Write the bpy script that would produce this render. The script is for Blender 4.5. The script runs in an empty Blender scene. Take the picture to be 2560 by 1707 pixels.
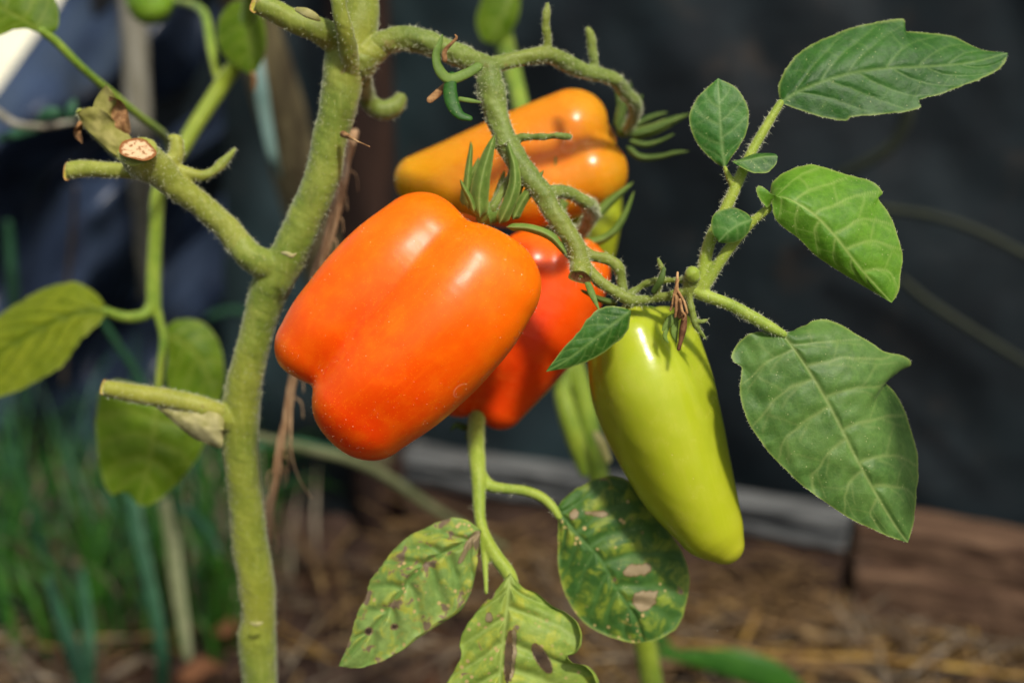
import bpy, bmesh, math, random
import numpy as np
from mathutils import Vector, Matrix

random.seed(7)
RNG = np.random.default_rng(7)
scene = bpy.context.scene
COL = scene.collection

# ------------------------------------------------------------------ camera
F = 3090.0            # focal length in pixels of the 2560 px wide photograph
H = 0.52              # camera height above the soil
PITCH = math.radians(20.0)
FOCUS = 0.366
cam = bpy.data.cameras.new('camera')
cam.sensor_width = 36.0
cam.lens = 36.0 * F / 2560.0
cam.clip_start = 0.01
cam.clip_end = 2000.0
cam.dof.use_dof = True
cam.dof.focus_distance = FOCUS
cam.dof.aperture_fstop = 5.0
cam.dof.aperture_blades = 7
cam_ob = bpy.data.objects.new('camera', cam)
COL.objects.link(cam_ob)
cam_ob.location = (0, 0, H)
cam_ob.rotation_euler = (math.pi / 2 - PITCH, 0, 0)
scene.camera = cam_ob

# ------------------------------------------------------------------ light
SUN_DIR = Vector((0.25, -0.484, 0.836)).normalized()      # towards the sun
elev = math.asin(SUN_DIR.z)
world = bpy.data.worlds.new('World')
scene.world = world
world.use_nodes = True
wn = world.node_tree
bg = wn.nodes['Background']
sky = wn.nodes.new('ShaderNodeTexSky')
sky.sky_type = 'NISHITA'
sky.sun_disc = False
sky.dust_density = 4.0
sky.ozone_density = 0.6
sky.sun_elevation = elev
sky.sun_rotation = math.atan2(SUN_DIR.x, SUN_DIR.y)
wn.links.new(sky.outputs[0], bg.inputs[0])
bg.inputs[1].default_value = 0.10
sun = bpy.data.lights.new('sun', 'SUN')
sun.energy = 3.6
sun.angle = math.radians(5.0)
sun.color = (1.0, 0.94, 0.84)
sun_ob = bpy.data.objects.new('sun', sun)
COL.objects.link(sun_ob)
sun_ob.rotation_euler = SUN_DIR.to_track_quat('Z', 'Y').to_euler()
scene.view_settings.view_transform = 'Standard'
scene.view_settings.look = 'None'
scene.view_settings.exposure = 0.2
scene.view_settings.gamma = 1.0
scene.view_settings.use_curve_mapping = False
scene.cycles.use_denoising = True
scene.cycles.max_bounces = 8
scene.cycles.transmission_bounces = 6
scene.cycles.sample_clamp_indirect = 6.0

# ------------------------------------------------------------------ helpers
R_ = np.array((1.0, 0, 0))
U_ = np.array((0, math.sin(PITCH), math.cos(PITCH)))
W_ = np.array((0, math.cos(PITCH), -math.sin(PITCH)))
C_ = np.array((0, 0, H))


def P(px, py, D):
    """points in space from image direction and distance along the optical axis (arrays allowed)"""
    px = np.asarray(px, float); py = np.asarray(py, float); D = np.asarray(D, float)
    a = (px - 1280.0) / F * D
    b = -(py - 853.5) / F * D
    return C_ + a[..., None] * R_ + b[..., None] * U_ + D[..., None] * W_


def G(px, py, z=0.0):
    """where the ray through a pixel meets the height z"""
    d = W_ + (px - 1280.0) / F * R_ - (py - 853.5) / F * U_
    return C_ + d * ((z - H) / d[2])


def lin(r, g, b):
    f = lambda c: (c / 255 / 12.92) if c / 255 <= 0.04045 else ((c / 255 + 0.055) / 1.055) ** 2.4
    return (f(r), f(g), f(b), 1.0)


def snoise(p, freq, seed=0, octs=3):
    """cheap smooth noise: sums of sines, about -1..1"""
    rg = np.random.default_rng(seed)
    out = np.zeros(p.shape[:-1]); amp = 1.0; tot = 0
    for o in range(octs):
        for k in range(5):
            d = rg.normal(size=p.shape[-1]); d /= np.linalg.norm(d)
            out += amp * np.sin((p @ d) * freq * (2 ** o) * 6.283 * (0.7 + 0.6 * rg.random()) + rg.random() * 6.283) / 5 * 1.6
        tot += amp; amp *= 0.5
    return out / tot


def catmull(pts, n, closed=False):
    """resample a polyline (k, dim) at n points, even in arc length of its first two dimensions"""
    pts = np.asarray(pts, float)
    k = len(pts)
    if k == 2:
        t = np.linspace(0, 1, n)[:, None]
        return pts[0] * (1 - t) + pts[1] * t
    ext = np.vstack([2 * pts[0] - pts[1], pts, 2 * pts[-1] - pts[-2]])
    dense = []
    for i in range(k - 1):
        p0, p1, p2, p3 = ext[i:i + 4]
        # centripetal tangents, limited
        t = np.linspace(0, 1, 24, endpoint=False)[:, None]
        m1 = (p2 - p0) / 2; m2 = (p3 - p1) / 2
        L = np.linalg.norm((p2 - p1)[:2]) + 1e-9
        for m in (m1, m2):
            l = np.linalg.norm(m[:2])
            if l > 1.2 * L:
                m *= 1.2 * L / l
        h = (2 * t**3 - 3 * t**2 + 1) * p1 + (t**3 - 2 * t**2 + t) * m1 + (-2 * t**3 + 3 * t**2) * p2 + (t**3 - t**2) * m2
        dense.append(h)
    dense.append(pts[-1][None])
    dense = np.vstack(dense)
    seg = np.linalg.norm(np.diff(dense[:, :2], axis=0), axis=1)
    s = np.concatenate([[0], np.cumsum(seg)])
    q = np.linspace(0, s[-1], n)
    return np.stack([np.interp(q, s, dense[:, j]) for j in range(dense.shape[1])], axis=1)


def lerp_list(lst, t):
    lst = np.atleast_1d(np.asarray(lst, float))
    if len(lst) == 1:
        return np.full_like(t, lst[0])
    x = np.linspace(0, 1, len(lst))
    # smooth interpolation
    r = catmull(np.stack([x * 100, np.zeros_like(x), lst], 1), 80)
    return np.interp(t * 100, r[:, 0], r[:, 2])


def new_mesh(name, V, faces, mat=None, smooth=True, attrs=None):
    me = bpy.data.meshes.new(name)
    V = np.asarray(V, np.float32)
    if isinstance(faces, np.ndarray):
        n, k = faces.shape
        me.vertices.add(len(V)); me.vertices.foreach_set('co', V.ravel())
        me.loops.add(n * k); me.loops.foreach_set('vertex_index', faces.astype(np.int32).ravel())
        me.polygons.add(n)
        me.polygons.foreach_set('loop_start', np.arange(0, n * k, k, dtype=np.int32))
        me.polygons.foreach_set('loop_total', np.full(n, k, np.int32))
        me.update(calc_edges=True)
    else:
        me.from_pydata([tuple(map(float, v)) for v in V], [], faces)
    if attrs:
        for an, av in attrs.items():
            a = me.attributes.new(an, 'FLOAT', 'POINT')
            a.data.foreach_set('value', np.asarray(av, np.float32).ravel())
    me.validate()
    me.update()
    if smooth:
        me.polygons.foreach_set('use_smooth', np.ones(len(me.polygons), bool))
    if mat:
        me.materials.append(mat)
    return me


def base_of(o):
    while o.parent:
        o = o.parent
    return np.array(o.location)


def obj(name, V, faces, mat, parent=None, smooth=True, attrs=None, label=None, kind=None):
    """one mesh object; V in world space, stored relative to the base of the thing it belongs to"""
    V = np.asarray(V, float)
    if parent is not None:
        off = base_of(parent)
    else:
        off = np.array([(V[:, 0].min() + V[:, 0].max()) / 2, (V[:, 1].min() + V[:, 1].max()) / 2, V[:, 2].min()])
    me = new_mesh(name, V - off, faces, mat, smooth, attrs)
    o = bpy.data.objects.new(name, me)
    COL.objects.link(o)
    if parent is not None:
        o.parent = parent
    else:
        o.location = off
    if label:
        o['label'] = label
    if kind:
        o['kind'] = kind
    return o


def thing(name, loc, label, cat, group=None):
    o = bpy.data.objects.new(name, None)
    o.empty_display_size = 0.02
    COL.objects.link(o)
    o.location = [float(v) for v in loc]
    tag(o, label, cat, group)
    return o


def tag(o, label, cat, group=None):
    o['label'] = label
    o['category'] = cat
    if group:
        o['group'] = group
    return o


def structure(o, kind='structure'):
    o['kind'] = kind
    return o


def grid_faces(n, m, wrap=False):
    i = np.arange(n - 1)[:, None]
    j = np.arange(m if wrap else m - 1)[None, :]
    j2 = (j + 1) % m
    a = i * m + j; b = i * m + j2; c = (i + 1) * m + j2; d = (i + 1) * m + j
    return np.stack([a, b, c, d], -1).reshape(-1, 4)


def sweep(C, rad, seg=14, flat=1.0, flatdir=None, cap=True, wob=None, twist=0.0):
    """tube along world points C with radii rad; flat squeezes it along flatdir; returns V, quads"""
    C = np.asarray(C, float); rad = np.asarray(rad, float)
    if cap:   # rounded ends
        t0 = C[0] - C[1]; t0 /= np.linalg.norm(t0) + 1e-12
        t1 = C[-1] - C[-2]; t1 /= np.linalg.norm(t1) + 1e-12
        al = np.radians([88, 60, 30])
        pre = [C[0] + t0 * rad[0] * math.sin(a) for a in al]; pr = [rad[0] * math.cos(a) for a in al]
        post = [C[-1] + t1 * rad[-1] * math.sin(a) for a in al[::-1]]; po = [rad[-1] * math.cos(a) for a in al[::-1]]
        C = np.vstack([pre, C, post]); rad = np.concatenate([pr, rad, po])
    n = len(C)
    T = np.gradient(C, axis=0); T /= np.linalg.norm(T, axis=1)[:, None] + 1e-12
    fd = np.array(flatdir if flatdir is not None else -W_)
    V = np.zeros((n, seg, 3))
    prev = None
    for i in range(n):
        if flatdir is not None or prev is None:
            nn = fd - T[i] * (fd @ T[i])
            if np.linalg.norm(nn) < 1e-3:
                nn = np.cross(T[i], (0.3, 0.5, 0.8))
        else:
            nn = prev - T[i] * (prev @ T[i])
        nn /= np.linalg.norm(nn); prev = nn
        bb = np.cross(T[i], nn)
        th = np.linspace(0, 2 * np.pi, seg, endpoint=False) + twist * i
        rr = rad[i] * (1 + (wob[i] if wob is not None else 0))
        V[i] = C[i] + rr * (np.cos(th)[:, None] * nn * flat + np.sin(th)[:, None] * bb)
    return V.reshape(-1, 3), grid_faces(n, seg, True)


def px_tube(pts, D=None, step=5.0, seg=14, flat=1.0, flatdir=None, cap=True):
    """pts: (px, py, radius_px) with common D, or (px, py, radius_px, D)"""
    pts = np.array([(*p, D) if len(p) == 3 else p for p in pts], float)
    L = np.linalg.norm(np.diff(pts[:, :2], axis=0), axis=1).sum()
    n = max(4, int(L / step))
    q = catmull(pts, n)
    C = P(q[:, 0], q[:, 1], q[:, 3])
    return sweep(C, np.maximum(q[:, 2], 0.3) * q[:, 3] / F, seg, flat, flatdir, cap)


def join(parts):
    V = []; Fa = []; k = 0
    for v, f in parts:
        V.append(v); Fa.append(f + k); k += len(v)
    return np.vstack(V), np.vstack(Fa)


def remesh(V, faces, voxel, smooth=8, fac=0.5):
    """weld overlapping tubes into one continuous skin"""
    me = new_mesh('tmp', V, faces)
    bm = bmesh.new(); bm.from_mesh(me)
    # close tube ends
    edges = [e for e in bm.edges if len(e.link_faces) == 1]
    if edges:
        bmesh.ops.holes_fill(bm, edges=edges, sides=0)
    bmesh.ops.recalc_face_normals(bm, faces=bm.faces)
    bm.to_mesh(me); bm.free()
    o = bpy.data.objects.new('tmp', me); COL.objects.link(o)
    m = o.modifiers.new('r', 'REMESH'); m.mode = 'VOXEL'; m.voxel_size = voxel
    s = o.modifiers.new('s', 'SMOOTH'); s.iterations = smooth; s.factor = fac
    dg = bpy.context.evaluated_depsgraph_get()
    ev = o.evaluated_get(dg).to_mesh()
    n = len(ev.vertices)
    W = np.zeros(n * 3, np.float32); ev.vertices.foreach_get('co', W)
    NN = np.zeros(n * 3, np.float32); ev.vertices.foreach_get('normal', NN)
    Q = [tuple(p.vertices) for p in ev.polygons]
    quads = np.array([q if len(q) == 4 else (*q, q[2]) for q in Q])
    o.evaluated_get(dg).to_mesh_clear()
    bpy.data.objects.remove(o); bpy.data.meshes.remove(me)
    return W.reshape(-1, 3).astype(float), quads, NN.reshape(-1, 3).astype(float)


def weld(name, parts, mat, parent, voxel=0.00042, smooth=6, rough=0.0, seed=1, label=None, hair=0, hair_len=0.0011, kind=None):
    V, fa = join(parts)
    V, fa, N = remesh(V, fa, voxel, smooth)
    if rough:
        V = V + N * (snoise(V, 140, seed, 3) * rough)[:, None]
    tri = [tuple(dict.fromkeys(map(int, f))) for f in fa] if (fa[:, 2] == fa[:, 3]).any() else fa
    o = obj(name, V, tri, mat, parent, label=label)
    if hair:
        hairs(o, V, N, hair, hair_len)
    return o


def hairs(parent, V, N, count, length, mat=None, seed=3):
    rg = np.random.default_rng(seed + count)
    idx = rg.integers(0, len(V), count)
    b = V[idx]; n = N[idx] + rg.normal(size=(count, 3)) * 0.35
    n /= np.linalg.norm(n, axis=1)[:, None]
    l = length * rg.uniform(0.25, 1.0, count) ** 1.3
    l[rg.random(count) < 0.08] *= 1.7
    side = np.cross(n, -W_); side /= np.linalg.norm(side, axis=1)[:, None] + 1e-9
    w = 0.000026 * rg.uniform(0.7, 1.4, count)
    bend = rg.normal(size=(count, 3)) * 0.25
    m = b + n * (l * 0.55)[:, None]
    t = b + (n + bend) * l[:, None]
    A = b - side * w[:, None]; B = b + side * w[:, None]
    M1 = m - side * (w * .8)[:, None]; M2 = m + side * (w * .8)[:, None]
    VV = np.stack([A, B, M2, M1, t], 1).reshape(-1, 3)
    k = np.arange(count)[:, None] * 5
    f = np.concatenate([k + np.array([[0, 1, 2]]), k + np.array([[0, 2, 3]]), k + np.array([[3, 2, 4]])])
    o = obj('hair_coat', VV, f, M['hair'] if mat is None else mat, parent, kind='stuff')
    return o


# ------------------------------------------------------------------ materials
M = {}


class NT:
    """small node-tree writer"""
    def __init__(self, name):
        self.m = bpy.data.materials.new(name); self.m.use_nodes = True
        self.t = self.m.node_tree; self.n = self.t.nodes; self.l = self.t.links
        self.b = self.n['Principled BSDF']; self.out = self.n['Material Output']
        self.co = self.n.new('ShaderNodeTexCoord').outputs['Object']

    def link(self, a, b):
        self.l.new(a, b)

    def noise(self, scale, detail=3, rough=0.55, co=None, dist=0.0, stretch=None, rot=None):
        x = self.n.new('ShaderNodeTexNoise')
        x.inputs['Scale'].default_value = scale; x.inputs['Detail'].default_value = detail
        x.inputs['Roughness'].default_value = rough; x.inputs['Distortion'].default_value = dist
        c = co or self.co
        if stretch:
            mp = self.n.new('ShaderNodeMapping'); mp.inputs['Scale'].default_value = stretch
            if rot:
                mp.vector_type = 'TEXTURE'; mp.inputs['Scale'].default_value = tuple(1 / v for v in stretch); mp.inputs['Rotation'].default_value = rot
            self.link(c, mp.inputs[0]); c = mp.outputs[0]
        self.link(c, x.inputs['Vector'])
        return x.outputs['Fac']

    def voronoi(self, scale, feature='F1', rand=1.0):
        x = self.n.new('ShaderNodeTexVoronoi'); x.feature = feature
        x.inputs['Scale'].default_value = scale
        x.inputs['Randomness'].default_value = rand
        self.link(self.co, x.inputs['Vector'])
        return x

    def ramp(self, fac, stops, interp='LINEAR'):
        r = self.n.new('ShaderNodeValToRGB'); r.color_ramp.interpolation = interp
        e = r.color_ramp.elements
        while len(e) < len(stops):
            e.new(0.5)
        for s, (p, c) in zip(e, stops):
            s.position = p
            s.color = c if len(c) == 4 else (*c, 1)
        self.link(fac, r.inputs[0])
        return r.outputs[0]

    def step(self, fac, a, b):
        """0 below a, 1 above b"""
        r = self.n.new('ShaderNodeMapRange'); r.interpolation_type = 'SMOOTHSTEP'
        r.inputs['From Min'].default_value = a; r.inputs['From Max'].default_value = b
        self.link(fac, r.inputs[0])
        return r.outputs[0]

    def mix(self, fac, a, b, mode='MIX'):
        x = self.n.new('ShaderNodeMix'); x.data_type = 'RGBA'; x.blend_type = mode
        for s, v in ((x.inputs[0], fac), (x.inputs[6], a), (x.inputs[7], b)):
            if hasattr(v, 'links'):
                self.link(v, s)
            elif isinstance(v, (int, float)):
                s.default_value = v
            else:
                s.default_value = v
        return x.outputs[2]

    def math(self, op, a, b=0.0, clamp=False):
        x = self.n.new('ShaderNodeMath'); x.operation = op; x.use_clamp = clamp
        for s, v in ((x.inputs[0], a), (x.inputs[1], b)):
            if hasattr(v, 'links'):
                self.link(v, s)
            else:
                s.default_value = v
        return x.outputs[0]

    def attr(self, name):
        a = self.n.new('ShaderNodeAttribute'); a.attribute_name = name
        return a.outputs['Fac']

    def bump(self, h, strength, dist=0.001, prev=None):
        b = self.n.new('ShaderNodeBump'); b.inputs['Strength'].default_value = strength
        b.inputs['Distance'].default_value = dist
        self.link(h, b.inputs['Height'])
        if prev is not None:
            self.link(prev, b.inputs['Normal'])
        return b.outputs[0]

    def pset(self, **kw):
        names = {'rough': 'Roughness', 'spec': 'Specular IOR Level', 'sss': 'Subsurface Weight', 'sheen': 'Sheen Weight',
                 'coat': 'Coat Weight', 'coat_rough': 'Coat Roughness', 'sss_scale': 'Subsurface Scale', 'metal': 'Metallic'}
        for k, v in kw.items():
            s = self.b.inputs[names[k]]
            if hasattr(v, 'links'):
                self.link(v, s)
            else:
                s.default_value = v


def leaf_mat(name, base, base2, vein, yellow=None, trans=0.32, spots=None, rough=0.5, seed=0.0, tcol=None, edge=(150, 165, 80), vein_amt=0.55):
    s = NT(name)
    n1 = s.noise(55 + seed, 4, 0.6)
    n2 = s.noise(420, 3, 0.6)
    c = s.mix(s.step(n1, 0.35, 0.68), lin(*base), lin(*base2))
    c = s.mix(s.math('MULTIPLY', s.step(n2, 0.35, 0.75), 0.3), c, lin(*[min(255, int(v * 1.25)) for v in base2]))
    vor = s.voronoi(520, 'DISTANCE_TO_EDGE')
    net = s.step(vor.outputs['Distance'], 0.0, 0.12)
    c = s.mix(s.math('MULTIPLY', s.math('SUBTRACT', 1.0, net), 0.08), c, lin(*vein))
    ve = s.attr('vein')
    if yellow:
        y = s.math('MULTIPLY', s.step(s.noise(135, 5, 0.65, dist=0.6), 0.46, 0.66), s.step(s.attr('dvein'), 0.0, 0.35))
        c = s.mix(s.math('MULTIPLY', y, 0.7), c, lin(*yellow))
    c = s.mix(s.math('MULTIPLY', ve, vein_amt), c, lin(*vein))
    c = s.mix(s.math('MULTIPLY', s.attr('edge'), 0.7), c, lin(*edge))
    # tiny pale flecks
    fl = s.voronoi(900)
    dots = s.math('SUBTRACT', 1.0, s.step(fl.outputs['Distance'], 0.10, 0.2))
    pick = s.step(s.noise(260, 2), 0.56, 0.62)
    c = s.mix(s.math('MULTIPLY', s.math('MULTIPLY', dots, pick), 0.55), c, lin(205, 205, 140))
    if spots:
        a1, a2 = spots
        bn = s.noise(170, 3, 0.55, dist=0.5)
        c = s.mix(s.math('MULTIPLY', s.step(bn, a1 - 0.05, a1 + 0.02), 0.45), c, lin(172, 156, 62))
        c = s.mix(s.math('MULTIPLY', s.step(bn, a1, a1 + 0.035), 0.85), c, lin(112, 88, 82))
        v3 = s.voronoi(330)
        d3 = s.math('SUBTRACT', 1.0, s.step(v3.outputs['Distance'], 0.16, 0.27))
        p3 = s.step(s.noise(60, 2), a2, a2 + 0.05)
        c = s.mix(s.math('MULTIPLY', d3, p3), c, lin(186, 164, 104))
        pa = s.attr('patch')
        c = s.mix(s.step(pa, 0.05, 0.45), c, lin(104, 84, 48))
        c = s.mix(s.step(pa, 0.45, 0.9), c, s.mix(s.noise(300, 3), lin(120, 104, 74), lin(160, 142, 108)))
    s.link(c, s.b.inputs['Base Color'])
    nb = s.bump(net, 0.07, 0.0004)
    nb = s.bump(s.noise(1500, 3, 0.7), 0.30, 0.0003, nb)
    nb = s.bump(s.noise(200, 3, 0.5), 0.25, 0.001, nb)
    s.link(nb, s.b.inputs['Normal'])
    s.pset(rough=rough + 0.04, spec=0.3, sheen=0.04)
    s.b.inputs['Sheen Roughness'].default_value = 0.5
    tr = s.n.new('ShaderNodeBsdfTranslucent')
    tc = s.mix(0.75, c, lin(*(tcol or (120, 150, 20))), 'MIX')
    s.link(tc, tr.inputs[0]); s.link(nb, tr.inputs[1])
    mx = s.n.new('ShaderNodeMixShader'); mx.inputs[0].default_value = trans
    s.link(s.b.outputs[0], mx.inputs[1]); s.link(tr.outputs[0], mx.inputs[2])
    s.link(mx.outputs[0], s.out.inputs[0])
    M[name] = s.m
    return s.m


def stem_mat(name, c1, c2, c3, rough=0.55, dark=0.0, scar=True):
    s = NT(name)
    c = s.mix(s.step(s.noise(75, 4, 0.6), 0.36, 0.66), lin(*c1), lin(*c2))
    c = s.mix(s.math('MULTIPLY', s.step(s.noise(600, 3, 0.6), 0.45, 0.75), 0.15), c, lin(*c3))
    st = s.noise(150, 3, 0.6, stretch=(4.0, 4.0, 0.2))
    c = s.mix(s.math('MULTIPLY', s.step(st, 0.52, 0.72), 0.35), c, lin(*c3))
    c = s.mix(s.math('MULTIPLY', s.step(s.noise(16, 3, 0.5), 0.42, 0.64), 0.4), c, lin(min(255, c2[0] + 22), c2[1] + 6, max(0, c2[2] - 16)))
    if scar:
        c = s.mix(s.math('MULTIPLY', s.step(s.noise(85, 5, 0.7, stretch=(1.5, 1.5, .5)), 0.62, 0.72), 0.45), c, lin(112, 92, 50))
        c = s.mix(s.math('MULTIPLY', s.step(s.noise(150, 2, 0.5), 0.70, 0.76), 0.6), c, lin(120, 100, 55))
        v = s.voronoi(420)
        d = s.math('MULTIPLY', s.math('SUBTRACT', 1.0, s.step(v.outputs['Distance'], 0.12, 0.22)), s.step(s.noise(90, 2), 0.54, 0.6))
        c = s.mix(s.math('MULTIPLY', d, 0.25), c, lin(190, 185, 110))
    if dark:
        c = s.mix(s.math('MULTIPLY', s.step(s.noise(38, 3, 0.6, stretch=(1.6, 1.6, .6)), 0.55, 0.7), dark), c, lin(70, 66, 22))
    s.link(c, s.b.inputs['Base Color'])
    nb = s.bump(s.noise(900, 4, 0.7), 0.15, 0.0004)
    nb = s.bump(s.noise(160, 3), 0.3, 0.001, nb)
    nb = s.bump(st, 0.35, 0.0008, nb)
    s.link(nb, s.b.inputs['Normal'])
    s.pset(rough=rough, spec=0.3, sheen=0.18, sss=0.25, sss_scale=0.002)
    s.b.inputs['Subsurface Radius'].default_value = (0.6, 1.0, 0.2)
    M[name] = s.m


def tomato_mat(name, stops, sss=(1.0, 0.28, 0.06), rough=0.3, fleck=(255, 190, 70), blotch=None, fleck_amt=0.7, scale=0.004, sheen=0.0):
    """stops: colours along the fruit from the calyx to the blossom end"""
    s = NT(name)
    t = s.math('ADD', s.attr('along'), s.math('MULTIPLY', s.math('SUBTRACT', s.noise(40, 3, 0.5), 0.5), 0.35))
    c = s.ramp(t, [(p, lin(*k)) for p, k in stops])
    if blotch:
        c = s.mix(s.math('MULTIPLY', s.attr('ridge'), blotch[1]), c, lin(*blotch[0]))
    c = s.mix(s.math('MULTIPLY', s.step(s.noise(140, 4, 0.6), 0.42, 0.7), 0.2), c, lin(*fleck))
    v = s.voronoi(1700)
    d = s.math('SUBTRACT', 1.0, s.step(v.outputs['Distance'], 0.12, 0.34))
    pk = s.step(s.noise(700, 2, 0.6), 0.46, 0.62)
    c = s.mix(s.math('MULTIPLY', s.math('MULTIPLY', d, pk), fleck_amt), c, lin(*fleck))
    cx = s.n.new('ShaderNodeCombineXYZ')
    s.link(s.math('MULTIPLY', s.attr('around_c'), 9.0), cx.inputs[0]); s.link(s.math('MULTIPLY', s.attr('around_s'), 9.0), cx.inputs[1]); s.link(s.math('MULTIPLY', s.attr('along'), 3.0), cx.inputs[2])
    sk = s.noise(1.6, 4, 0.6, co=cx.outputs[0])
    c = s.mix(s.math('MULTIPLY', s.step(sk, 0.5, 0.72), 0.13), c, lin(*fleck))
    c = s.mix(s.math('MULTIPLY', s.step(s.noise(24, 3, 0.5), 0.52, 0.7), 0.35), c, lin(*stops[-1][1]))
    # dry scuffs
    sc_ = s.math('MULTIPLY', s.step(s.noise(260, 4, 0.7, dist=1.2), 0.68, 0.72), s.step(s.noise(40, 2), 0.56, 0.62))
    c = s.mix(s.math('MULTIPLY', sc_, 0.35), c, lin(222, 190, 140))
    # dried water rings and dust
    v2 = s.voronoi(62)
    ring = s.math('MULTIPLY', s.step(v2.outputs['Distance'], 0.13, 0.15), s.math('SUBTRACT', 1.0, s.step(v2.outputs['Distance'], 0.165, 0.185)))
    pk2 = s.step(s.noise(30, 1), 0.52, 0.56)
    c = s.mix(s.math('MULTIPLY', s.math('MULTIPLY', ring, pk2), 0.16), c, lin(255, 215, 170))
    v4 = s.voronoi(330)
    sp = s.math('MULTIPLY', s.math('SUBTRACT', 1.0, s.step(v4.outputs['Distance'], 0.05, 0.09)), s.step(s.noise(120, 1), 0.58, 0.62))
    c = s.mix(s.math('MULTIPLY', sp, 0.5), c, lin(255, 225, 180))
    s.link(c, s.b.inputs['Base Color'])
    r = s.math('ADD', rough, s.math('MULTIPLY', s.math('SUBTRACT', s.noise(70, 5, 0.65), 0.5), 0.3))
    nb = s.bump(s.noise(1100, 2, 0.5), 0.05, 0.0003)
    nb = s.bump(s.noise(90, 2, 0.5), 0.10, 0.001, nb)
    s.link(nb, s.b.inputs['Normal'])
    s.pset(rough=r, spec=0.3, sss=0.55, sss_scale=scale, sheen=sheen)
    s.b.inputs['Subsurface Radius'].default_value = sss
    M[name] = s.m


def simple_mat(name, c1, c2, scale=100, rough=0.8, spec=0.2, bump=0.3, bdist=0.001, stretch=None, lo=0.35, hi=0.65, c3=None, detail=5):
    s = NT(name)
    n = s.noise(scale, detail, 0.6, stretch=stretch)
    c = s.mix(s.step(n, lo, hi), lin(*c1), lin(*c2))
    if c3:
        c = s.mix(s.step(s.noise(scale * 0.37, 3, 0.6, stretch=stretch), 0.55, 0.7), c, lin(*c3))
    s.link(c, s.b.inputs['Base Color'])
    s.link(s.bump(n, bump, bdist), s.b.inputs['Normal'])
    s.pset(rough=rough, spec=spec)
    M[name] = s.m
    return s


# leaves
leaf_mat('leaf_green', (32, 78, 18), (50, 98, 26), (120, 152, 76), rough=0.44, trans=0.28, tcol=(100, 150, 20))
leaf_mat('leaf_bright', (72, 122, 22), (98, 144, 34), (158, 182, 92), rough=0.46, trans=0.3, tcol=(130, 165, 20), seed=7, vein_amt=0.75)
leaf_mat('leaf_grey', (64, 100, 40), (90, 124, 56), (146, 162, 92), rough=0.44, trans=0.26, tcol=(110, 150, 10), seed=3, vein_amt=0.6)
leaf_mat('leaf_young', (46, 98, 32), (66, 116, 42), (136, 166, 96), rough=0.44, trans=0.3, seed=11, tcol=(110, 155, 30))
leaf_mat('leaf_back', (78, 112, 12), (104, 134, 18), (148, 162, 62), rough=0.5, trans=0.5, tcol=(150, 175, 5), seed=5)  # yellower, more translucent green for the leaves at the back
leaf_mat('leaf_olive', (112, 130, 18), (138, 150, 32), (82, 106, 12), rough=0.5, trans=0.5, tcol=(185, 195, 10), seed=9, vein_amt=0.95)
leaf_mat('leaf_spotted', (104, 134, 62), (132, 156, 82), (70, 112, 38), yellow=(176, 176, 58), trans=0.25, spots=(0.60, 0.47), seed=2, edge=(166, 180, 86))
leaf_mat('leaf_lobed', (112, 140, 52), (138, 158, 68), (164, 180, 98), yellow=(180, 182, 62), trans=0.28, spots=(0.68, 0.52), seed=14, edge=(158, 174, 72))
leaf_mat('leaf_dark', (44, 82, 30), (64, 102, 38), (84, 120, 56), yellow=(150, 164, 50), trans=0.22, spots=(0.68, 0.50), seed=21, edge=(150, 162, 66))  # base colour darkened in place of the green tomato's missing shadow
leaf_mat('sepal', (84, 114, 40), (108, 134, 56), (146, 160, 86), trans=0.22, rough=0.55, seed=4)
leaf_mat('sepal_dark', (56, 82, 30), (80, 102, 40), (104, 122, 56), trans=0.2, rough=0.55, seed=8)
# stems
stem_mat('stem_main', (98, 116, 32), (122, 134, 48), (152, 158, 76), dark=0.35)
stem_mat('stem_branch', (112, 124, 38), (134, 142, 56), (160, 162, 90), dark=0.2)
stem_mat('stem_truss', (90, 108, 36), (110, 126, 48), (138, 148, 82), dark=0.2)
stem_mat('stem_shoot', (112, 138, 40), (138, 158, 58), (166, 178, 92), scar=False)
stem_mat('stem_back', (92, 122, 22), (120, 142, 38), (144, 158, 62), scar=False)
simple_mat('dry_sheath', (166, 160, 112), (132, 130, 74), 120, 0.8, bump=0.4)
simple_mat('dry_leaf', (120, 118, 56), (142, 136, 78), 200, 0.8, bump=0.4, c3=(128, 84, 52))
simple_mat('withered', (164, 126, 82), (112, 78, 48), 420, 0.85, bump=0.5, c3=(206, 168, 118))
simple_mat('brown_tip', (82, 52, 32), (112, 76, 50), 500, 0.85)
s = NT('hair')
s.b.inputs['Base Color'].default_value = lin(222, 224, 186)
s.pset(rough=0.5, spec=0.3)
s.b.inputs['Alpha'].default_value = 1.0
M['hair'] = s.m
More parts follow.
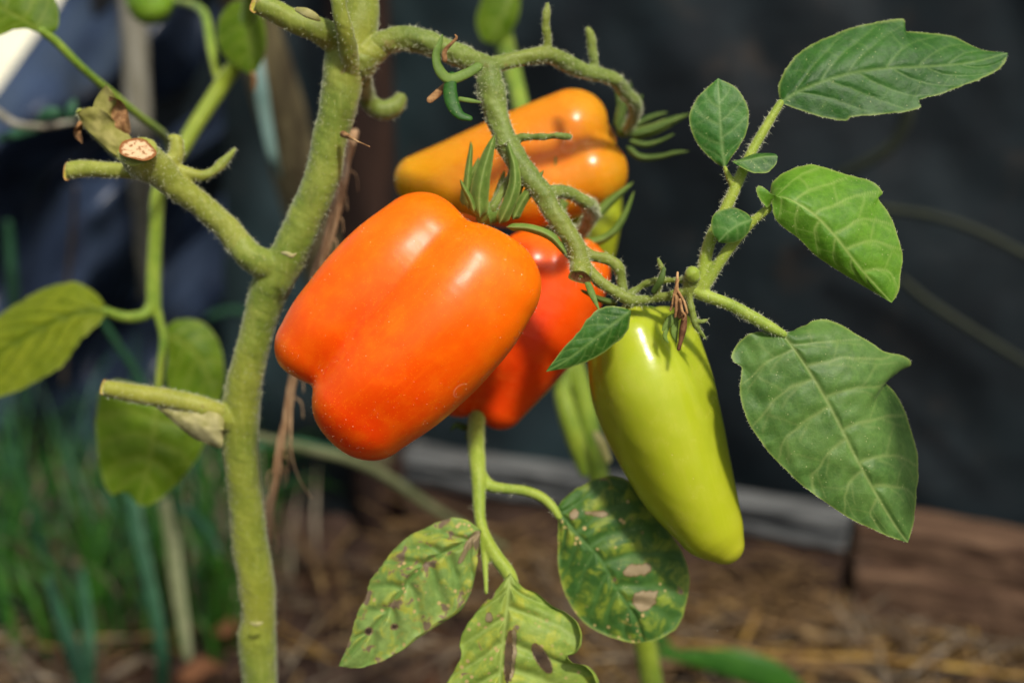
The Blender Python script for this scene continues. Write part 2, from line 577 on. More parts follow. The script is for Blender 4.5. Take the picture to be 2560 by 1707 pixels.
# fruit
tomato_mat('skin_orange', [(0.0, (242, 108, 1)), (0.3, (240, 98, 0)), (0.6, (238, 80, 0)), (1.0, (234, 62, 0))], rough=0.36, blotch=((244, 110, 4), 0.4), fleck=(252, 140, 6), scale=0.010)
tomato_mat('skin_amber', [(0.0, (196, 132, 24)), (0.16, (222, 118, 26)), (0.38, (226, 120, 30)), (0.6, (218, 128, 28)), (0.85, (206, 142, 14)), (1.0, (198, 150, 16))], rough=0.27, blotch=((204, 138, 20), 0.5), fleck=(226, 160, 40), fleck_amt=0.2)
tomato_mat('skin_red', [(0.0, (232, 112, 12)), (0.16, (230, 84, 6)), (0.4, (228, 64, 4)), (1.0, (226, 62, 4))], rough=0.28, blotch=((236, 88, 10), 0.4), fleck=(240, 110, 30), fleck_amt=0.2)
tomato_mat('skin_green', [(0.0, (160, 178, 48)), (0.4, (158, 170, 34)), (0.75, (164, 172, 32)), (1.0, (182, 180, 46))], sss=(0.7, 0.9, 0.12), rough=0.24, blotch=((160, 168, 40), 0.3), fleck=(186, 186, 70), fleck_amt=0.15, scale=0.010)
tomato_mat('skin_small', [(0.0, (92, 128, 30)), (1.0, (112, 146, 40))], sss=(0.6, 0.9, 0.1), rough=0.35, fleck=(140, 160, 60), fleck_amt=0.1)


# cut wood of a pruned stem: pale pith, brown ring (attr 'rim')
def cut_mat(name, inner, ring, specks):
    s = NT(name)
    rim = s.attr('rim')
    nn = s.noise(700, 3, 0.6)
    c = s.mix(s.step(nn, 0.5, 0.66), lin(*inner), lin(*specks))
    c = s.mix(s.step(s.math('ADD', rim, s.math('MULTIPLY', s.math('SUBTRACT', s.noise(500, 2), 0.5), 0.5)), 0.72, 0.9), c, lin(*ring))
    s.link(c, s.b.inputs['Base Color'])
    s.link(s.bump(nn, 0.7, 0.0006), s.b.inputs['Normal'])
    s.pset(rough=0.85, spec=0.15)
    M[name] = s.m


cut_mat('cut_pale', (206, 174, 134), (128, 82, 44), (138, 100, 64))
cut_mat('cut_brown', (112, 74, 44), (120, 112, 50), (62, 36, 22))
cut_mat('cut_green', (160, 152, 60), (168, 128, 74), (170, 150, 90))
# setting
s = NT('soil')
n = s.noise(26, 8, 0.65); n2 = s.noise(160, 6, 0.7)
c = s.mix(s.step(n, 0.35, 0.65), lin(50, 38, 32), lin(78, 61, 52))
c = s.mix(s.math('MULTIPLY', s.step(n2, 0.55, 0.7), 0.5), c, lin(98, 80, 68))
c = s.mix(s.math('MULTIPLY', s.step(s.noise(9, 3), 0.55, 0.7), 0.5), c, lin(92, 58, 34))
s.link(c, s.b.inputs['Base Color'])
s.link(s.bump(n2, 0.8, 0.006, s.bump(n, 0.8, 0.02)), s.b.inputs['Normal'])
s.pset(rough=0.95, spec=0.1)
M['soil'] = s.m
simple_mat('pale_path', (236, 232, 206), (214, 208, 178), 12, 0.9, bump=0.3)
s = NT('film_black')
n = s.noise(7, 5, 0.6)
c = s.mix(s.step(n, 0.35, 0.7), lin(14, 21, 25), lin(27, 38, 42))
c = s.mix(s.math('MULTIPLY', s.step(s.noise(16, 4, 0.6), 0.56, 0.72), 0.5), c, lin(58, 50, 42))
s.link(c, s.b.inputs['Base Color'])
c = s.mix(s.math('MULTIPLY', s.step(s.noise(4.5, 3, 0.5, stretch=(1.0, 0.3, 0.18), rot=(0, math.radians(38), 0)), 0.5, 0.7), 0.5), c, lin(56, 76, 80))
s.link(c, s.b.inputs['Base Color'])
s.pset(rough=0.5, spec=0.35)
s.link(s.bump(s.noise(60, 4), 0.2, 0.003), s.b.inputs['Normal'])
M['film_black'] = s.m
s = NT('film_blue')
n = s.noise(9, 5, 0.6)
c = s.mix(s.step(n, 0.35, 0.7), lin(28, 36, 48), lin(56, 70, 94))
s.link(c, s.b.inputs['Base Color'])
s.pset(rough=0.36, spec=0.5)
s.link(s.bump(s.noise(60, 4), 0.2, 0.003), s.b.inputs['Normal'])
M['film_blue'] = s.m
simple_mat('bark', (130, 120, 86), (58, 50, 36), 30, 0.9, bump=0.9, bdist=0.006, stretch=(1.5, 1.5, 0.3), c3=(124, 118, 90))
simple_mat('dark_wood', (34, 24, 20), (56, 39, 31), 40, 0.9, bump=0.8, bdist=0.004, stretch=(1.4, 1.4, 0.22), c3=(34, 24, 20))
simple_mat('board_brown', (56, 42, 34), (82, 64, 52), 30, 0.9, bump=0.8, bdist=0.004, stretch=(0.3, 2.0, 2.5), c3=(62, 46, 38))
simple_mat('board_rotten', (66, 48, 36), (100, 78, 60), 34, 0.95, bump=1.0, bdist=0.008, stretch=(0.35, 1.6, 2.2), c3=(50, 42, 38))
simple_mat('board_pale', (58, 60, 60), (94, 96, 95), 30, 0.75, bump=0.7, bdist=0.003, stretch=(0.4, 1.5, 1.5), c3=(58, 48, 40))
simple_mat('straw', (112, 88, 54), (78, 58, 38), 60, 0.75, spec=0.3, c3=(146, 122, 80))
simple_mat('straw_grey', (116, 104, 86), (80, 68, 56), 60, 0.8, c3=(148, 138, 118))
simple_mat('straw_gold', (150, 120, 62), (118, 90, 46), 60, 0.7, c3=(170, 140, 70))
simple_mat('twine', (190, 158, 120), (146, 112, 80), 300, 0.9, bump=0.8, stretch=(1, 1, .2), c3=(190, 164, 132))
simple_mat('tape', (106, 132, 124), (84, 112, 106), 40, 0.45, spec=0.5, bump=0.1)
simple_mat('dry_stalk', (150, 148, 134), (116, 112, 94), 60, 0.8, stretch=(2, 2, .3), c3=(170, 160, 136))
leaf_mat('grass', (34, 82, 16), (56, 104, 24), (90, 140, 70), trans=0.3, rough=0.45, seed=31, tcol=(70, 140, 30))
leaf_mat('grass_blue', (36, 78, 50), (54, 98, 68), (110, 160, 126), trans=0.25, rough=0.4, seed=32, tcol=(60, 130, 60))
leaf_mat('grass_pale', (98, 106, 70), (118, 122, 88), (160, 164, 120), trans=0.2, rough=0.5, seed=33)
leaf_mat('vine', (28, 34, 22), (38, 44, 28), (42, 50, 32), trans=0.1, rough=0.6, seed=34)

# ================================================================== setting
# ---- ground: one sheet, fine near the plants and stretching to the horizon
n = 420
u = np.linspace(-1, 1, n)
gx = 0.03 * np.sinh(u * 10.0); gy = 0.03 * np.sinh(u * 10.0)
X, Y = np.meshgrid(gx, gy + 0.85, indexing='ij')
near = np.exp(-((X / 2.2) ** 2 + ((Y - 0.85) / 2.2) ** 2))
q = np.stack([X, Y], -1)
Z = (0.010 * snoise(q, 4.0, 5, 3) + 0.006 * snoise(q, 16, 6, 3)) * near - 0.012 * near
V = np.stack([X, Y, Z], -1).reshape(-1, 3)
g = obj('ground', V, grid_faces(n, n), M['soil'])
g.data.transform(Matrix.Translation(g.location)); g.location = (0, 0, 0)
structure(g)
# ---- pale sunlit path far behind on the left
px_ = np.linspace(-5.5, -0.95, 40); py_ = np.linspace(2.4, 9.5, 60)
X, Y = np.meshgrid(px_, py_, indexing='ij')
q = np.stack([X, Y], -1)
Z = 0.012 + 0.003 * snoise(q, 1.2, 4, 2)
edge = 0.12 * snoise(q, 0.9, 8, 2)
g = obj('path', np.stack([X + edge * (X > -1.4), Y, Z], -1).reshape(-1, 3), grid_faces(40, 60), M['pale_path'])
structure(g)

# ---- raised-bed boards with the black film behind them
ZT = 0.092
A = G(1010, 1122, ZT); B = G(2118, 1296, ZT)
A2 = G(2152, 1302, ZT); B2 = G(2900, 1420, ZT)


def plank(name, a, b, z0, z1, thick, mat, parent, seed, rough=0.0015, nx=90, wob=0.0):
    """a weathered plank between two plan points; front face towards the camera"""
    d = (b - a); d[2] = 0; L = np.linalg.norm(d); d /= L
    nrm = np.array((d[1], -d[0], 0.0))       # towards the camera
    if nrm[1] > 0:
        nrm = -nrm
    prof = []
    h = z1 - z0; bv = min(0.004, h * .25)
    for (o_, z_) in ((0.0, 0.0), (0.0, h * .25), (0.0, h * .5), (0.0, h * .75), (0.0, h - bv), (bv, h), (thick * .5, h), (thick - bv, h), (thick, h - bv), (thick, h * .5), (thick, 0.0)):
        prof.append((o_, z_))
    prof = np.array(prof)
    t = np.linspace(0, 1, nx)
    V = np.zeros((nx, len(prof), 3))
    base = np.array((a[0], a[1], 0)) + d * (t[:, None] * L)
    for k, (o_, z_) in enumerate(prof):
        V[:, k] = base - nrm * o_ + np.array((0, 0, z0 + z_))
    q = V.reshape(-1, 3)
    nz = snoise(q * np.array((1, 1, 5.0)), 12, seed, 4)
    q = q + nrm * (nz * rough)[:, None]
    q[:, 2] += snoise(q[:, :2], 3, seed + 2, 3) * rough * (q[:, 2] > z0 + h * .6) + wob * snoise(q[:, :2], 2.2, seed + 5, 2)
    f = [tuple(int(x) for x in r) for r in grid_faces(nx, len(prof), True)]
    m = len(prof)
    f.append(tuple(range(m - 1, -1, -1))); f.append(tuple(range((nx - 1) * m, nx * m)))
    return obj(name, q, f, mat, parent, smooth=False)


mid = (A + B) / 2
t = thing('edging_board', (mid[0], mid[1], -0.02), 'long weathered bed board with a pale grey top strip under the dark sheet', 'board')
plank('plank', A, B, -0.03, 0.066, 0.03, M['board_brown'], t, 11, 0.002)
dn = np.array((0.0, -0.004, 0))
plank('top_strip', A + dn, B + dn, 0.067, 0.0755, 0.034, M['board_pale'], t, 12, 0.0022, wob=0.003)
plank('top_strip', A + dn * 1.6, B + dn * 1.6, 0.083, 0.0925, 0.022, M['board_pale'], t, 13, 0.0025, wob=0.003)
mid = (A2 + B2) / 2
t = thing('edging_board', (mid[0], mid[1], -0.02), 'rough red-brown rotting bed board at the lower right corner', 'board')
plank('plank', A2, B2, -0.03, 0.052, 0.05, M['board_rotten'], t, 21, 0.005)
plank('plank', A2 + dn * -1.5, B2 + dn * -1.5, 0.0535, 0.088, 0.035, M['board_rotten'], t, 25, 0.004)

# ---- black film wall
d = (B - A); d[2] = 0; d /= np.linalg.norm(d)
back = np.array((-d[1], d[0], 0)); back = back if back[1] > 0 else -back
a0 = np.array((A[0], A[1], 0)) + back * 0.06
n, m = 220, 110
s_ = np.linspace(-0.30, 1.05, n); z_ = np.linspace(-0.01, 1.25, m)
S, Zz = np.meshgrid(s_, z_, indexing='ij')
q = np.stack([S, Zz], -1)
qd = np.stack([S * 1.0 + Zz * 0.75, Zz * 0.35 - S * .2], -1)
fold = 0.016 * snoise(qd, 2.2, 3, 2) + 0.005 * snoise(qd, 7, 4, 3) + 0.001 * snoise(q, 22, 9, 2)
fold += 0.02 * np.exp(-((S + Zz * 0.72 - 0.80) / 0.035) ** 2)
V = a0 + S[..., None] * d + Zz[..., None] * np.array((0, 0, 1)) + fold[..., None] * -back
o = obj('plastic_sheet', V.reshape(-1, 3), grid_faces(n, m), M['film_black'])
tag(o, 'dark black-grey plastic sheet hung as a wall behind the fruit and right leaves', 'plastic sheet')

# ---- folded blue film at the left
n, m = 120, 160
aa = np.linspace(0, 1, n); bb = np.linspace(0, 1, m)
AA, BB = np.meshgrid(aa, bb, indexing='ij')
PY = -70 + 1240 * BB
left_edge = np.interp(PY, [-70, 20, 90, 215, 340, 700, 1200], [190, 140, 88, 0, -100, -260, -300])
PX = left_edge + (560 - left_edge) * AA
ph = (PX * 0.80 + PY * 0.60)
fold = 0.040 * np.sin(ph / 330 * 2 * np.pi + 1.2 * snoise(np.stack([PX, PY], -1), 1 / 900, 3, 2) * 2) \
     + 0.008 * np.sin(ph / 140 * 2 * np.pi + 2) + 0.03 * snoise(np.stack([PX, PY], -1), 1 / 500, 5, 3)
bvec = -(PY - 853.5) / F
Yw = 1.10 - 0.10 * AA + fold
D = Yw / (math.cos(PITCH) + bvec * math.sin(PITCH))
V = P(PX, PY, D).reshape(-1, 3)
o = obj('plastic_sheet', V, grid_faces(n, m), M['film_blue'])
tag(o, 'folded dark blue plastic sheet hanging at the far left edge', 'plastic sheet')


# ---- posts and stalks
def world_tube(name, C, rad, mat, parent=None, seg=20, wobble=0.08, seed=1, n=90, square=False):
    C = np.asarray(C, float)
    t = np.linspace(0, 1, n)
    x = np.linspace(0, 1, len(C))
    Ci = np.stack([np.interp(t, x, C[:, k]) for k in range(3)], 1)
    r = np.interp(t, np.linspace(0, 1, len(rad)), rad)
    V, f = sweep(Ci, r, seg, cap=True)
    if square:
        pass
    c = np.repeat(np.vstack([Ci[:1]] * 3 + [Ci] + [Ci[-1:]] * 3), seg, axis=0)
    dirv = V - c
    dirv = dirv / (np.linalg.norm(dirv, axis=1)[:, None] + 1e-9)
    V = V + dirv * (snoise(V * np.array((1, 1, .25)), 18, seed, 4) * wobble * np.mean(rad))[:, None]
    return obj(name, V, f, mat, parent)


top = P(545, -260, 0.74); bot = G(988, 1296, -0.02)
o = world_tube('bark_stake', [bot, top], [0.017, 0.0165], M['bark'], seg=28, wobble=0.14, seed=4)
tag(o, 'grey-brown rough bark stake leaning behind the main tomato stem', 'stake')
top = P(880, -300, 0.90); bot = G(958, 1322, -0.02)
o = world_tube('timber_post', [bot, top], [0.025, 0.024], M['dark_wood'], seg=24, wobble=0.1, seed=6)  # dark brown throughout, set behind the paler stake
tag(o, 'dark brown wooden post behind the orange tomatoes', 'post')
top = P(322, -200, 0.88); bot = G(400, 1090, -0.02)
o = world_tube('dry_stalk', [bot, P(345, 300, 0.93), top], [0.008, 0.0105, 0.0125], M['dry_stalk'], seg=14, wobble=0.2, seed=8)
tag(o, 'pale grey dry stalk standing before the blue sheet at upper left', 'stalk')
V, f = px_tube([(640, 130, 16, .66), (652, 220, 18, .66), (664, 300, 17, .665), (682, 390, 13, .67), (700, 440, 4, .68)], seg=12, flat=0.2)
o = obj('plastic_tie', V, f, M['tape'])
tag(o, 'pale blue-green plastic strip hanging along the left of the bark stake', 'tie')

# ---- twine beside the main stem: two twisted, fraying strands
tw = np.array([(880, 330, .455), (865, 400, .452), (850, 470, .45), (838, 540, .45), (815, 610, .452), (792, 690, .455), (768, 790, .46), (742, 900, .465), (722, 1010, .47), (700, 1120, .475), (682, 1240, .48), (668, 1340, .485), (660, 1460, .495), (656, 1620, .51), (652, 1760, .53)])
q = catmull(tw, 160)
parts = []
for k in range(3):
    ph = k * 2.094 + np.arange(160) * 0.13
    amp = np.interp(np.arange(160), [0, 30, 160], [9, 9, 4])
    rr = np.interp(np.arange(160), [0, 40, 80, 160], [8, 8, 5, 4.5])
    C = P(q[:, 0] + amp * np.cos(ph), q[:, 1], q[:, 2] + np.sin(ph) * amp * .45 / F)
    parts.append(sweep(C, rr * q[:, 2] / F, 7))
rg = np.random.default_rng(5)
for k in range(90):
    i = int(rg.integers(4, 150)); a = rg.normal() * 1.1 + (1.57 if rg.random() < .5 else -1.57)
    L = rg.uniform(18, 60)
    pts = [(q[i, 0], q[i, 1], 1.6), (q[i, 0] + math.cos(a) * L * .5, q[i, 1] + L * .3, 1.3), (q[i, 0] + math.cos(a) * L * .6, q[i, 1] + L, .8)]
    parts.append(px_tube(pts, q[i, 2], seg=5))
parts.append(px_tube([(730, 960, 3), (728, 1120, 2.5), (745, 1190, 2), (778, 1245, 1.2)], .47, seg=5))
V, f = join(parts)
o = obj('twine', V, f, M['twine'])
tag(o, 'frayed brown twine running down beside the main tomato stem', 'twine')


# ---- grass and straw
def blade(base, direction, length, width, bend, nseg=9, seed=0, fold=0.25):
    """curved grass blade (world units): folded strip"""
    rg = np.random.default_rng(seed)
    d = np.array((direction[0], direction[1], 0.0))
    t = np.linspace(0, 1, nseg)
    ang = bend * t ** 1.4
    ds = length / (nseg - 1)
    pos = np.array(base, float); pts = []
    for a in ang:
        pts.append(pos.copy())
        pos = pos + ds * (np.array((0, 0, 1)) * math.cos(a) + d * math.sin(a))
    pts = np.array(pts)
    side = np.array((-d[1], d[0], 0)); side /= np.linalg.norm(side)
    w = width * np.clip(np.minimum(0.55 + t * 1.5, (1 - t) * 2.2 + 0.02), 0, 1)
    T = np.gradient(pts, axis=0); T /= np.linalg.norm(T, axis=1)[:, None]
    nn = np.cross(T, side)
    V = np.stack([pts - side * w[:, None] / 2, pts + nn * (w * fold)[:, None], pts + side * w[:, None] / 2], 1).reshape(-1, 3)
    return V, grid_faces(nseg, 3)


rg = np.random.default_rng(12)


def tuft(n, xr, yr, hr, wr, seed, bendr=(0.3, 1.6)):
    parts = []
    rg = np.random.default_rng(seed)
    for k in range(n):
        b = (rg.uniform(*xr), rg.uniform(*yr), -0.012)
        a = rg.uniform(0, 6.283)
        parts.append(blade(b, (math.cos(a), math.sin(a)), rg.uniform(*hr), rg.uniform(*wr), rg.uniform(*bendr), seed=k))
    return join(parts)


V, f = tuft(620, (-0.60, -0.20), (0.76, 1.00), (0.05, 0.17), (0.0016, 0.005), 3, (0.3, 2.2))
o = structure(obj('grass', V, f, M['grass'], smooth=True), 'stuff')
tag(o, 'dense green grass growing along the foot of the blue sheet at left', 'grass')
V, f = tuft(240, (-0.55, -0.22), (0.78, 1.00), (0.06, 0.20), (0.002, 0.005), 5, (0.4, 2.2))
o = structure(obj('grass', V, f, M['grass_blue'], smooth=True), 'stuff')
tag(o, 'blue-green tall grass mixed into the grass at the left edge', 'grass')
V, f = tuft(130, (-0.5, -0.16), (0.80, 0.95), (0.05, 0.14), (0.002, 0.004), 6, (0.5, 1.9))
o = structure(obj('dry_grass', V, f, M['straw_grey'], smooth=True), 'stuff')
tag(o, 'thin dry grey-brown grass between the green tufts at left', 'grass')


def px_blade(name, pts, mat, label, cat='grass', group=None, flat=0.18, seg=10):
    V, f = px_tube(pts, seg=seg, flat=flat, step=14)
    root = thing({'weed_leaf': 'weed_plant'}.get(name, 'grass_plant'), V[V[:, 2].argmin()], label, cat, group)
    obj('leaf' if name == 'weed_leaf' else 'blade' if name == 'grass_blade' else 'stalk', V, f, mat, root)
    return root


px_blade('grass_blade', [(330, 1225, 20, .80), (345, 1330, 19, .79), (365, 1420, 19, .785), (392, 1540, 17, .78), (405, 1640, 18, .78), (405, 1720, 16, .79)], M['grass_blue'], 'wide blue-green grass blade standing below the large left leaf')
px_blade('grass_blade', [(415, 1260, 18, .82), (430, 1340, 20, .81), (440, 1440, 20, .80), (458, 1560, 17, .79), (470, 1640, 12, .78)], M['grass_pale'], 'pale dried grass blade standing left of the main stem')
px_blade('grass_blade', [(118, 1440, 8, .80), (150, 1540, 18, .78), (185, 1640, 22, .77), (215, 1740, 18, .77)], M['grass_blue'], 'leaning blue-green grass blade at the lower left corner')
px_blade('grass_blade', [(205, 1430, 9, .82), (218, 1560, 17, .80), (222, 1660, 17, .79), (222, 1740, 14, .79)], M['grass_blue'], 'upright dark green grass blade, second from the lower left corner')
px_blade('grass_blade', [(430, 1262, 10, .86), (480, 1285, 14, .85), (520, 1330, 13, .84), (545, 1380, 8, .83)], M['grass_blue'], 'short arched green grass blade touching the main stem behind')
px_blade('grass_stem', [(640, 1090, 10, .70), (760, 1120, 12, .72), (880, 1150, 13, .74), (980, 1200, 13, .77), (1070, 1262, 12, .79), (1140, 1305, 11, .82), (1260, 1370, 9, .86)], M['grass_pale'], 'long grey-green stem arching under the large orange tomato', flat=0.8)
px_blade('grass_blade', [(520, 790, 7, .90), (590, 775, 9, .88), (660, 800, 10, .86)], M['grass_blue'], 'thin teal grass blade crossing behind the main stem')
px_blade('grass_blade', [(255, 800, 8, .66), (300, 870, 10, .67), (345, 940, 9, .68), (372, 1010, 8, .69), (420, 1180, 7, .74), (445, 1330, 7, .80)], M['grass_blue'], 'long slanting teal grass blade behind the left leaves')
px_blade('grass_blade', [(20, 560, 10, .86), (30, 700, 14, .88), (40, 850, 15, .92), (60, 1010, 12, .96)], M['grass_blue'], 'tall upright teal grass blade at the left edge')
px_blade('grass_stem', [(190, 470, 5, .76), (178, 620, 6, .80), (165, 760, 6, .84), (160, 960, 6, .90)], M['straw_grey'], 'thin brown upright stem before the blue sheet', flat=0.9)
px_blade('grass_blade', [(600, 1120, 8, .80), (720, 1105, 11, .82), (850, 1130, 9, .84)], M['grass_blue'], 'thin teal grass blade behind the main stem below the orange tomato')
px_blade('weed_leaf', [(1640, 1632, 8, .74), (1740, 1645, 22, .735), (1840, 1660, 40, .73), (1930, 1690, 40, .73), (2010, 1740, 20, .735)], M['grass'], 'broad green weed leaf lying among the straw at the bottom', 'weed')
px_blade('weed_leaf', [(1590, 1560, 10, .765), (1640, 1590, 16, .76), (1690, 1640, 10, .75)], M['grass'], 'small green weed blade beside the shaded spotted leaf', 'weed')

# straw lying on the soil
SG = 'loose straws lying on the soil'
straws = []
rg = np.random.default_rng(22)


def straw_piece(c, a, L, r, tilt, seg=5):
    d = np.array((math.cos(a) * math.cos(tilt), math.sin(a) * math.cos(tilt), math.sin(tilt)))
    s1 = np.cross(d, (0, 0, 1)); s1 /= np.linalg.norm(s1)
    k = rg.normal() * 0.06 * L; k2 = rg.normal() * 0.05 * L
    t = np.linspace(-.5, .5, 6)
    C = c + d * (t[:, None] * L) + s1 * (k * (1 - 4 * t ** 2))[:, None] + np.array((0, 0, 1)) * (k2 * (1 - 4 * t ** 2))[:, None]
    return sweep(C, np.full(6, r), seg, cap=False)


for mat, nn, lab in (('straw', 620, 'loose brown straw mulch scattered over the soil under the fruit'), ('straw_gold', 170, 'fine golden straw bits strewn over the brown litter'), ('straw_grey', 520, 'fine grey plant litter scattered over the dark soil')):
    parts = []
    for k in range(nn):
        x = rg.uniform(-0.42, 0.52); y = rg.uniform(0.64, 0.93)
        if x < -0.05 and rg.random() < 0.55:
            continue
        y = min(y, 0.885 - 0.34 * x - 0.02 + 0.005)
        zz = rg.uniform(-0.008, 0.012) + (0.012 if x > 0.0 else 0)
        parts.append(straw_piece(np.array((x, y, zz)), rg.uniform(0, 6.283), rg.uniform(0.02, 0.13), rg.uniform(0.0005, 0.0013), rg.normal() * 0.15))
    V, f = join(parts)
    o = structure(obj('straw_litter', V, f, M[mat]), 'stuff')
    tag(o, lab, 'straw')
# straw heaped against the long board
parts = []
for k in range(420):
    s_ = rg.uniform(0.02, 0.98); c = A * (1 - s_) + B * s_
    off = abs(rg.normal()) * 0.035 + 0.006
    zz = max(0.0, 0.05 * (1 - off / 0.07)) * rg.uniform(.3, 1) * (0.75 + 0.35 * math.sin(s_ * 9))
    parts.append(straw_piece(np.array((c[0], c[1] - off, zz)), rg.uniform(-.9, .9) + (3.14 if rg.random() < .5 else 0), rg.uniform(0.03, 0.12), rg.uniform(0.0006, 0.0014), rg.normal() * 0.3))
V, f = join(parts)
o = structure(obj('straw_litter', V, f, M['straw']), 'stuff')
tag(o, 'loose straw heaped against the long board behind the fruit', 'straw')
# clods and small stones
parts = []
base_ico = bmesh.new(); bmesh.ops.create_icosphere(base_ico, subdivisions=2, radius=1)
iv = np.array([v.co for v in base_ico.verts]); itri = np.array([[v.index for v in fc.verts] for fc in base_ico.faces]); base_ico.free()
for k in range(900):
    x = rg.uniform(-0.45, 0.5); y = rg.uniform(0.62, 1.0)
    y = min(y, 0.885 - 0.34 * x - 0.03)
    r = 0.002 + 0.007 * rg.random() ** 3
    v = iv * (1 + 0.35 * snoise(iv, 0.35, k, 2))[:, None] * r * np.array((1, 1, .7)) + np.array((x, y, -0.012 + r * .3))
    parts.append((v, itri))
V, f = join(parts)
o = structure(obj('soil_clods', V, f, M['soil'], smooth=True), 'stuff')
tag(o, 'crumbly dark soil clods scattered on the bed', 'soil')
# single long straws one can tell apart
for pts, mat, lab in (
    ([(1600, 1600, 5), (1760, 1612, 7), (1960, 1640, 8), (2200, 1645, 7), (2560, 1690, 6), (2700, 1700, 5)], 'straw_gold', 'long golden straw lying across the bottom right corner'),
    ([(1780, 1490, 9), (1890, 1545, 11), (2050, 1590, 12), (2200, 1615, 9)], 'straw', 'bent brown straw lying before the dark gap between the boards'),
    ([(2050, 1430, 8), (2090, 1520, 10), (2150, 1600, 10)], 'straw_grey', 'short grey straw leaning from the dark gap between the boards'),
    ([(1290, 1275, 10), (1200, 1250, 9), (1110, 1290, 8)], 'straw', 'broken straw stub lying left of the shaded spotted leaf'),
    ([(1315, 1255, 14), (1370, 1300, 15), (1430, 1345, 12)], 'straw_grey', 'pale thick straw lying behind the spotted leaves'),
    ([(1780, 1430, 8), (1850, 1480, 9), (1940, 1540, 9)], 'straw', 'straw lying just under the tip of the green tomato'),
    ([(1860, 1600, 8), (1890, 1540, 9), (1920, 1500, 8)], 'straw_gold', 'short upright golden straw standing on the soil under the green tomato'),
    ([(1620, 1660, 9), (1800, 1655, 10), (2000, 1660, 12), (2140, 1690, 12), (2220, 1740, 10)], 'straw', 'curving straw lying at the bottom edge right of the lobed leaf'),
    ([(2280, 1680, 8), (2340, 1635, 9), (2400, 1595, 7)], 'straw_grey', 'pale grey straw sticking up near the bottom right corner'),
    ([(740, 1330, 7), (790, 1420, 8), (820, 1520, 6)], 'straw', 'thin straw lying right of the main stem'),
    ([(30, 1610, 9), (90, 1680, 10), (200, 1720, 9)], 'straw_grey', 'curved grey straw at the lower left corner'),
    ([(280, 1690, 12), (330, 1660, 13), (360, 1640, 9)], 'straw_grey', 'pale short straw lying between grass blades at lower left'),
):
    q = catmull(np.array(pts, float), 40)
    C = np.array([G(x, y, 0.024) for x, y, r in q])
    V, f = sweep(C, q[:, 2] * 0.8 / F * np.linalg.norm(C - C_, axis=1), 8)
    tag(obj('straw', V, f, M[mat]), lab, 'straw')
# reddish leaf litter on the left
for (x, y, s_, lab) in ((575, 1580, 60, 'red-brown dead leaf lying left of the main stem foot'), (500, 1690, 70, 'orange-brown dead leaf at the bottom edge left of the main stem')):
    c = G(x, y, 0.006)
    nn_ = 14
    a = np.linspace(-1, 1, nn_)
    AA, BB = np.meshgrid(a, a, indexing='ij')
    L = s_ * 0.8 / F
    ww = (1 - AA ** 2) ** .7
    V = np.stack([c[0] + L * (AA * .8 + BB * ww * .4), c[1] + L * (AA * .7 - BB * ww * .45), c[2] + L * (.35 * BB ** 2 * ww + .1 * np.sin(AA * 5))], -1).reshape(-1, 3)
    tag(obj('dead_leaf', V, grid_faces(nn_, nn_), M['brown_tip']), lab, 'leaf')

# thin vines in front of the dark film
for pts, lab in (([(2275, 250, 15), (2262, 310, 15), (2225, 370, 14), (2160, 410, 13), (2100, 435, 10)], 'curved dull green vine hooking before the dark sheet at upper right'),
                 ([(2200, 520, 9), (2330, 540, 10), (2450, 580, 10), (2570, 640, 9), (2700, 700, 8)], 'faint brown vine running right across the dark sheet'),
                 ([(2255, 700, 9), (2330, 760, 10), (2440, 830, 9), (2560, 905, 9), (2700, 1000, 8)], 'faint green vine slanting down to the right edge')):
    # they lie on the film: find the depth of the wall plane along each ray
    q = catmull(np.array(pts, float), 60)
    C = []
    for x, y, r in q:
        dv = W_ + (x - 1280) / F * R_ - (y - 853.5) / F * U_
        tt = ((a0 - back * 0.045 - C_) @ back) / (dv @ back)
        C.append(C_ + dv * tt)
    C = np.array(C)
    V, f = sweep(C, q[:, 2] / F * 0.85, 8)
    tag(obj('vine_tendril', V, f, M['vine']), lab, 'vine')
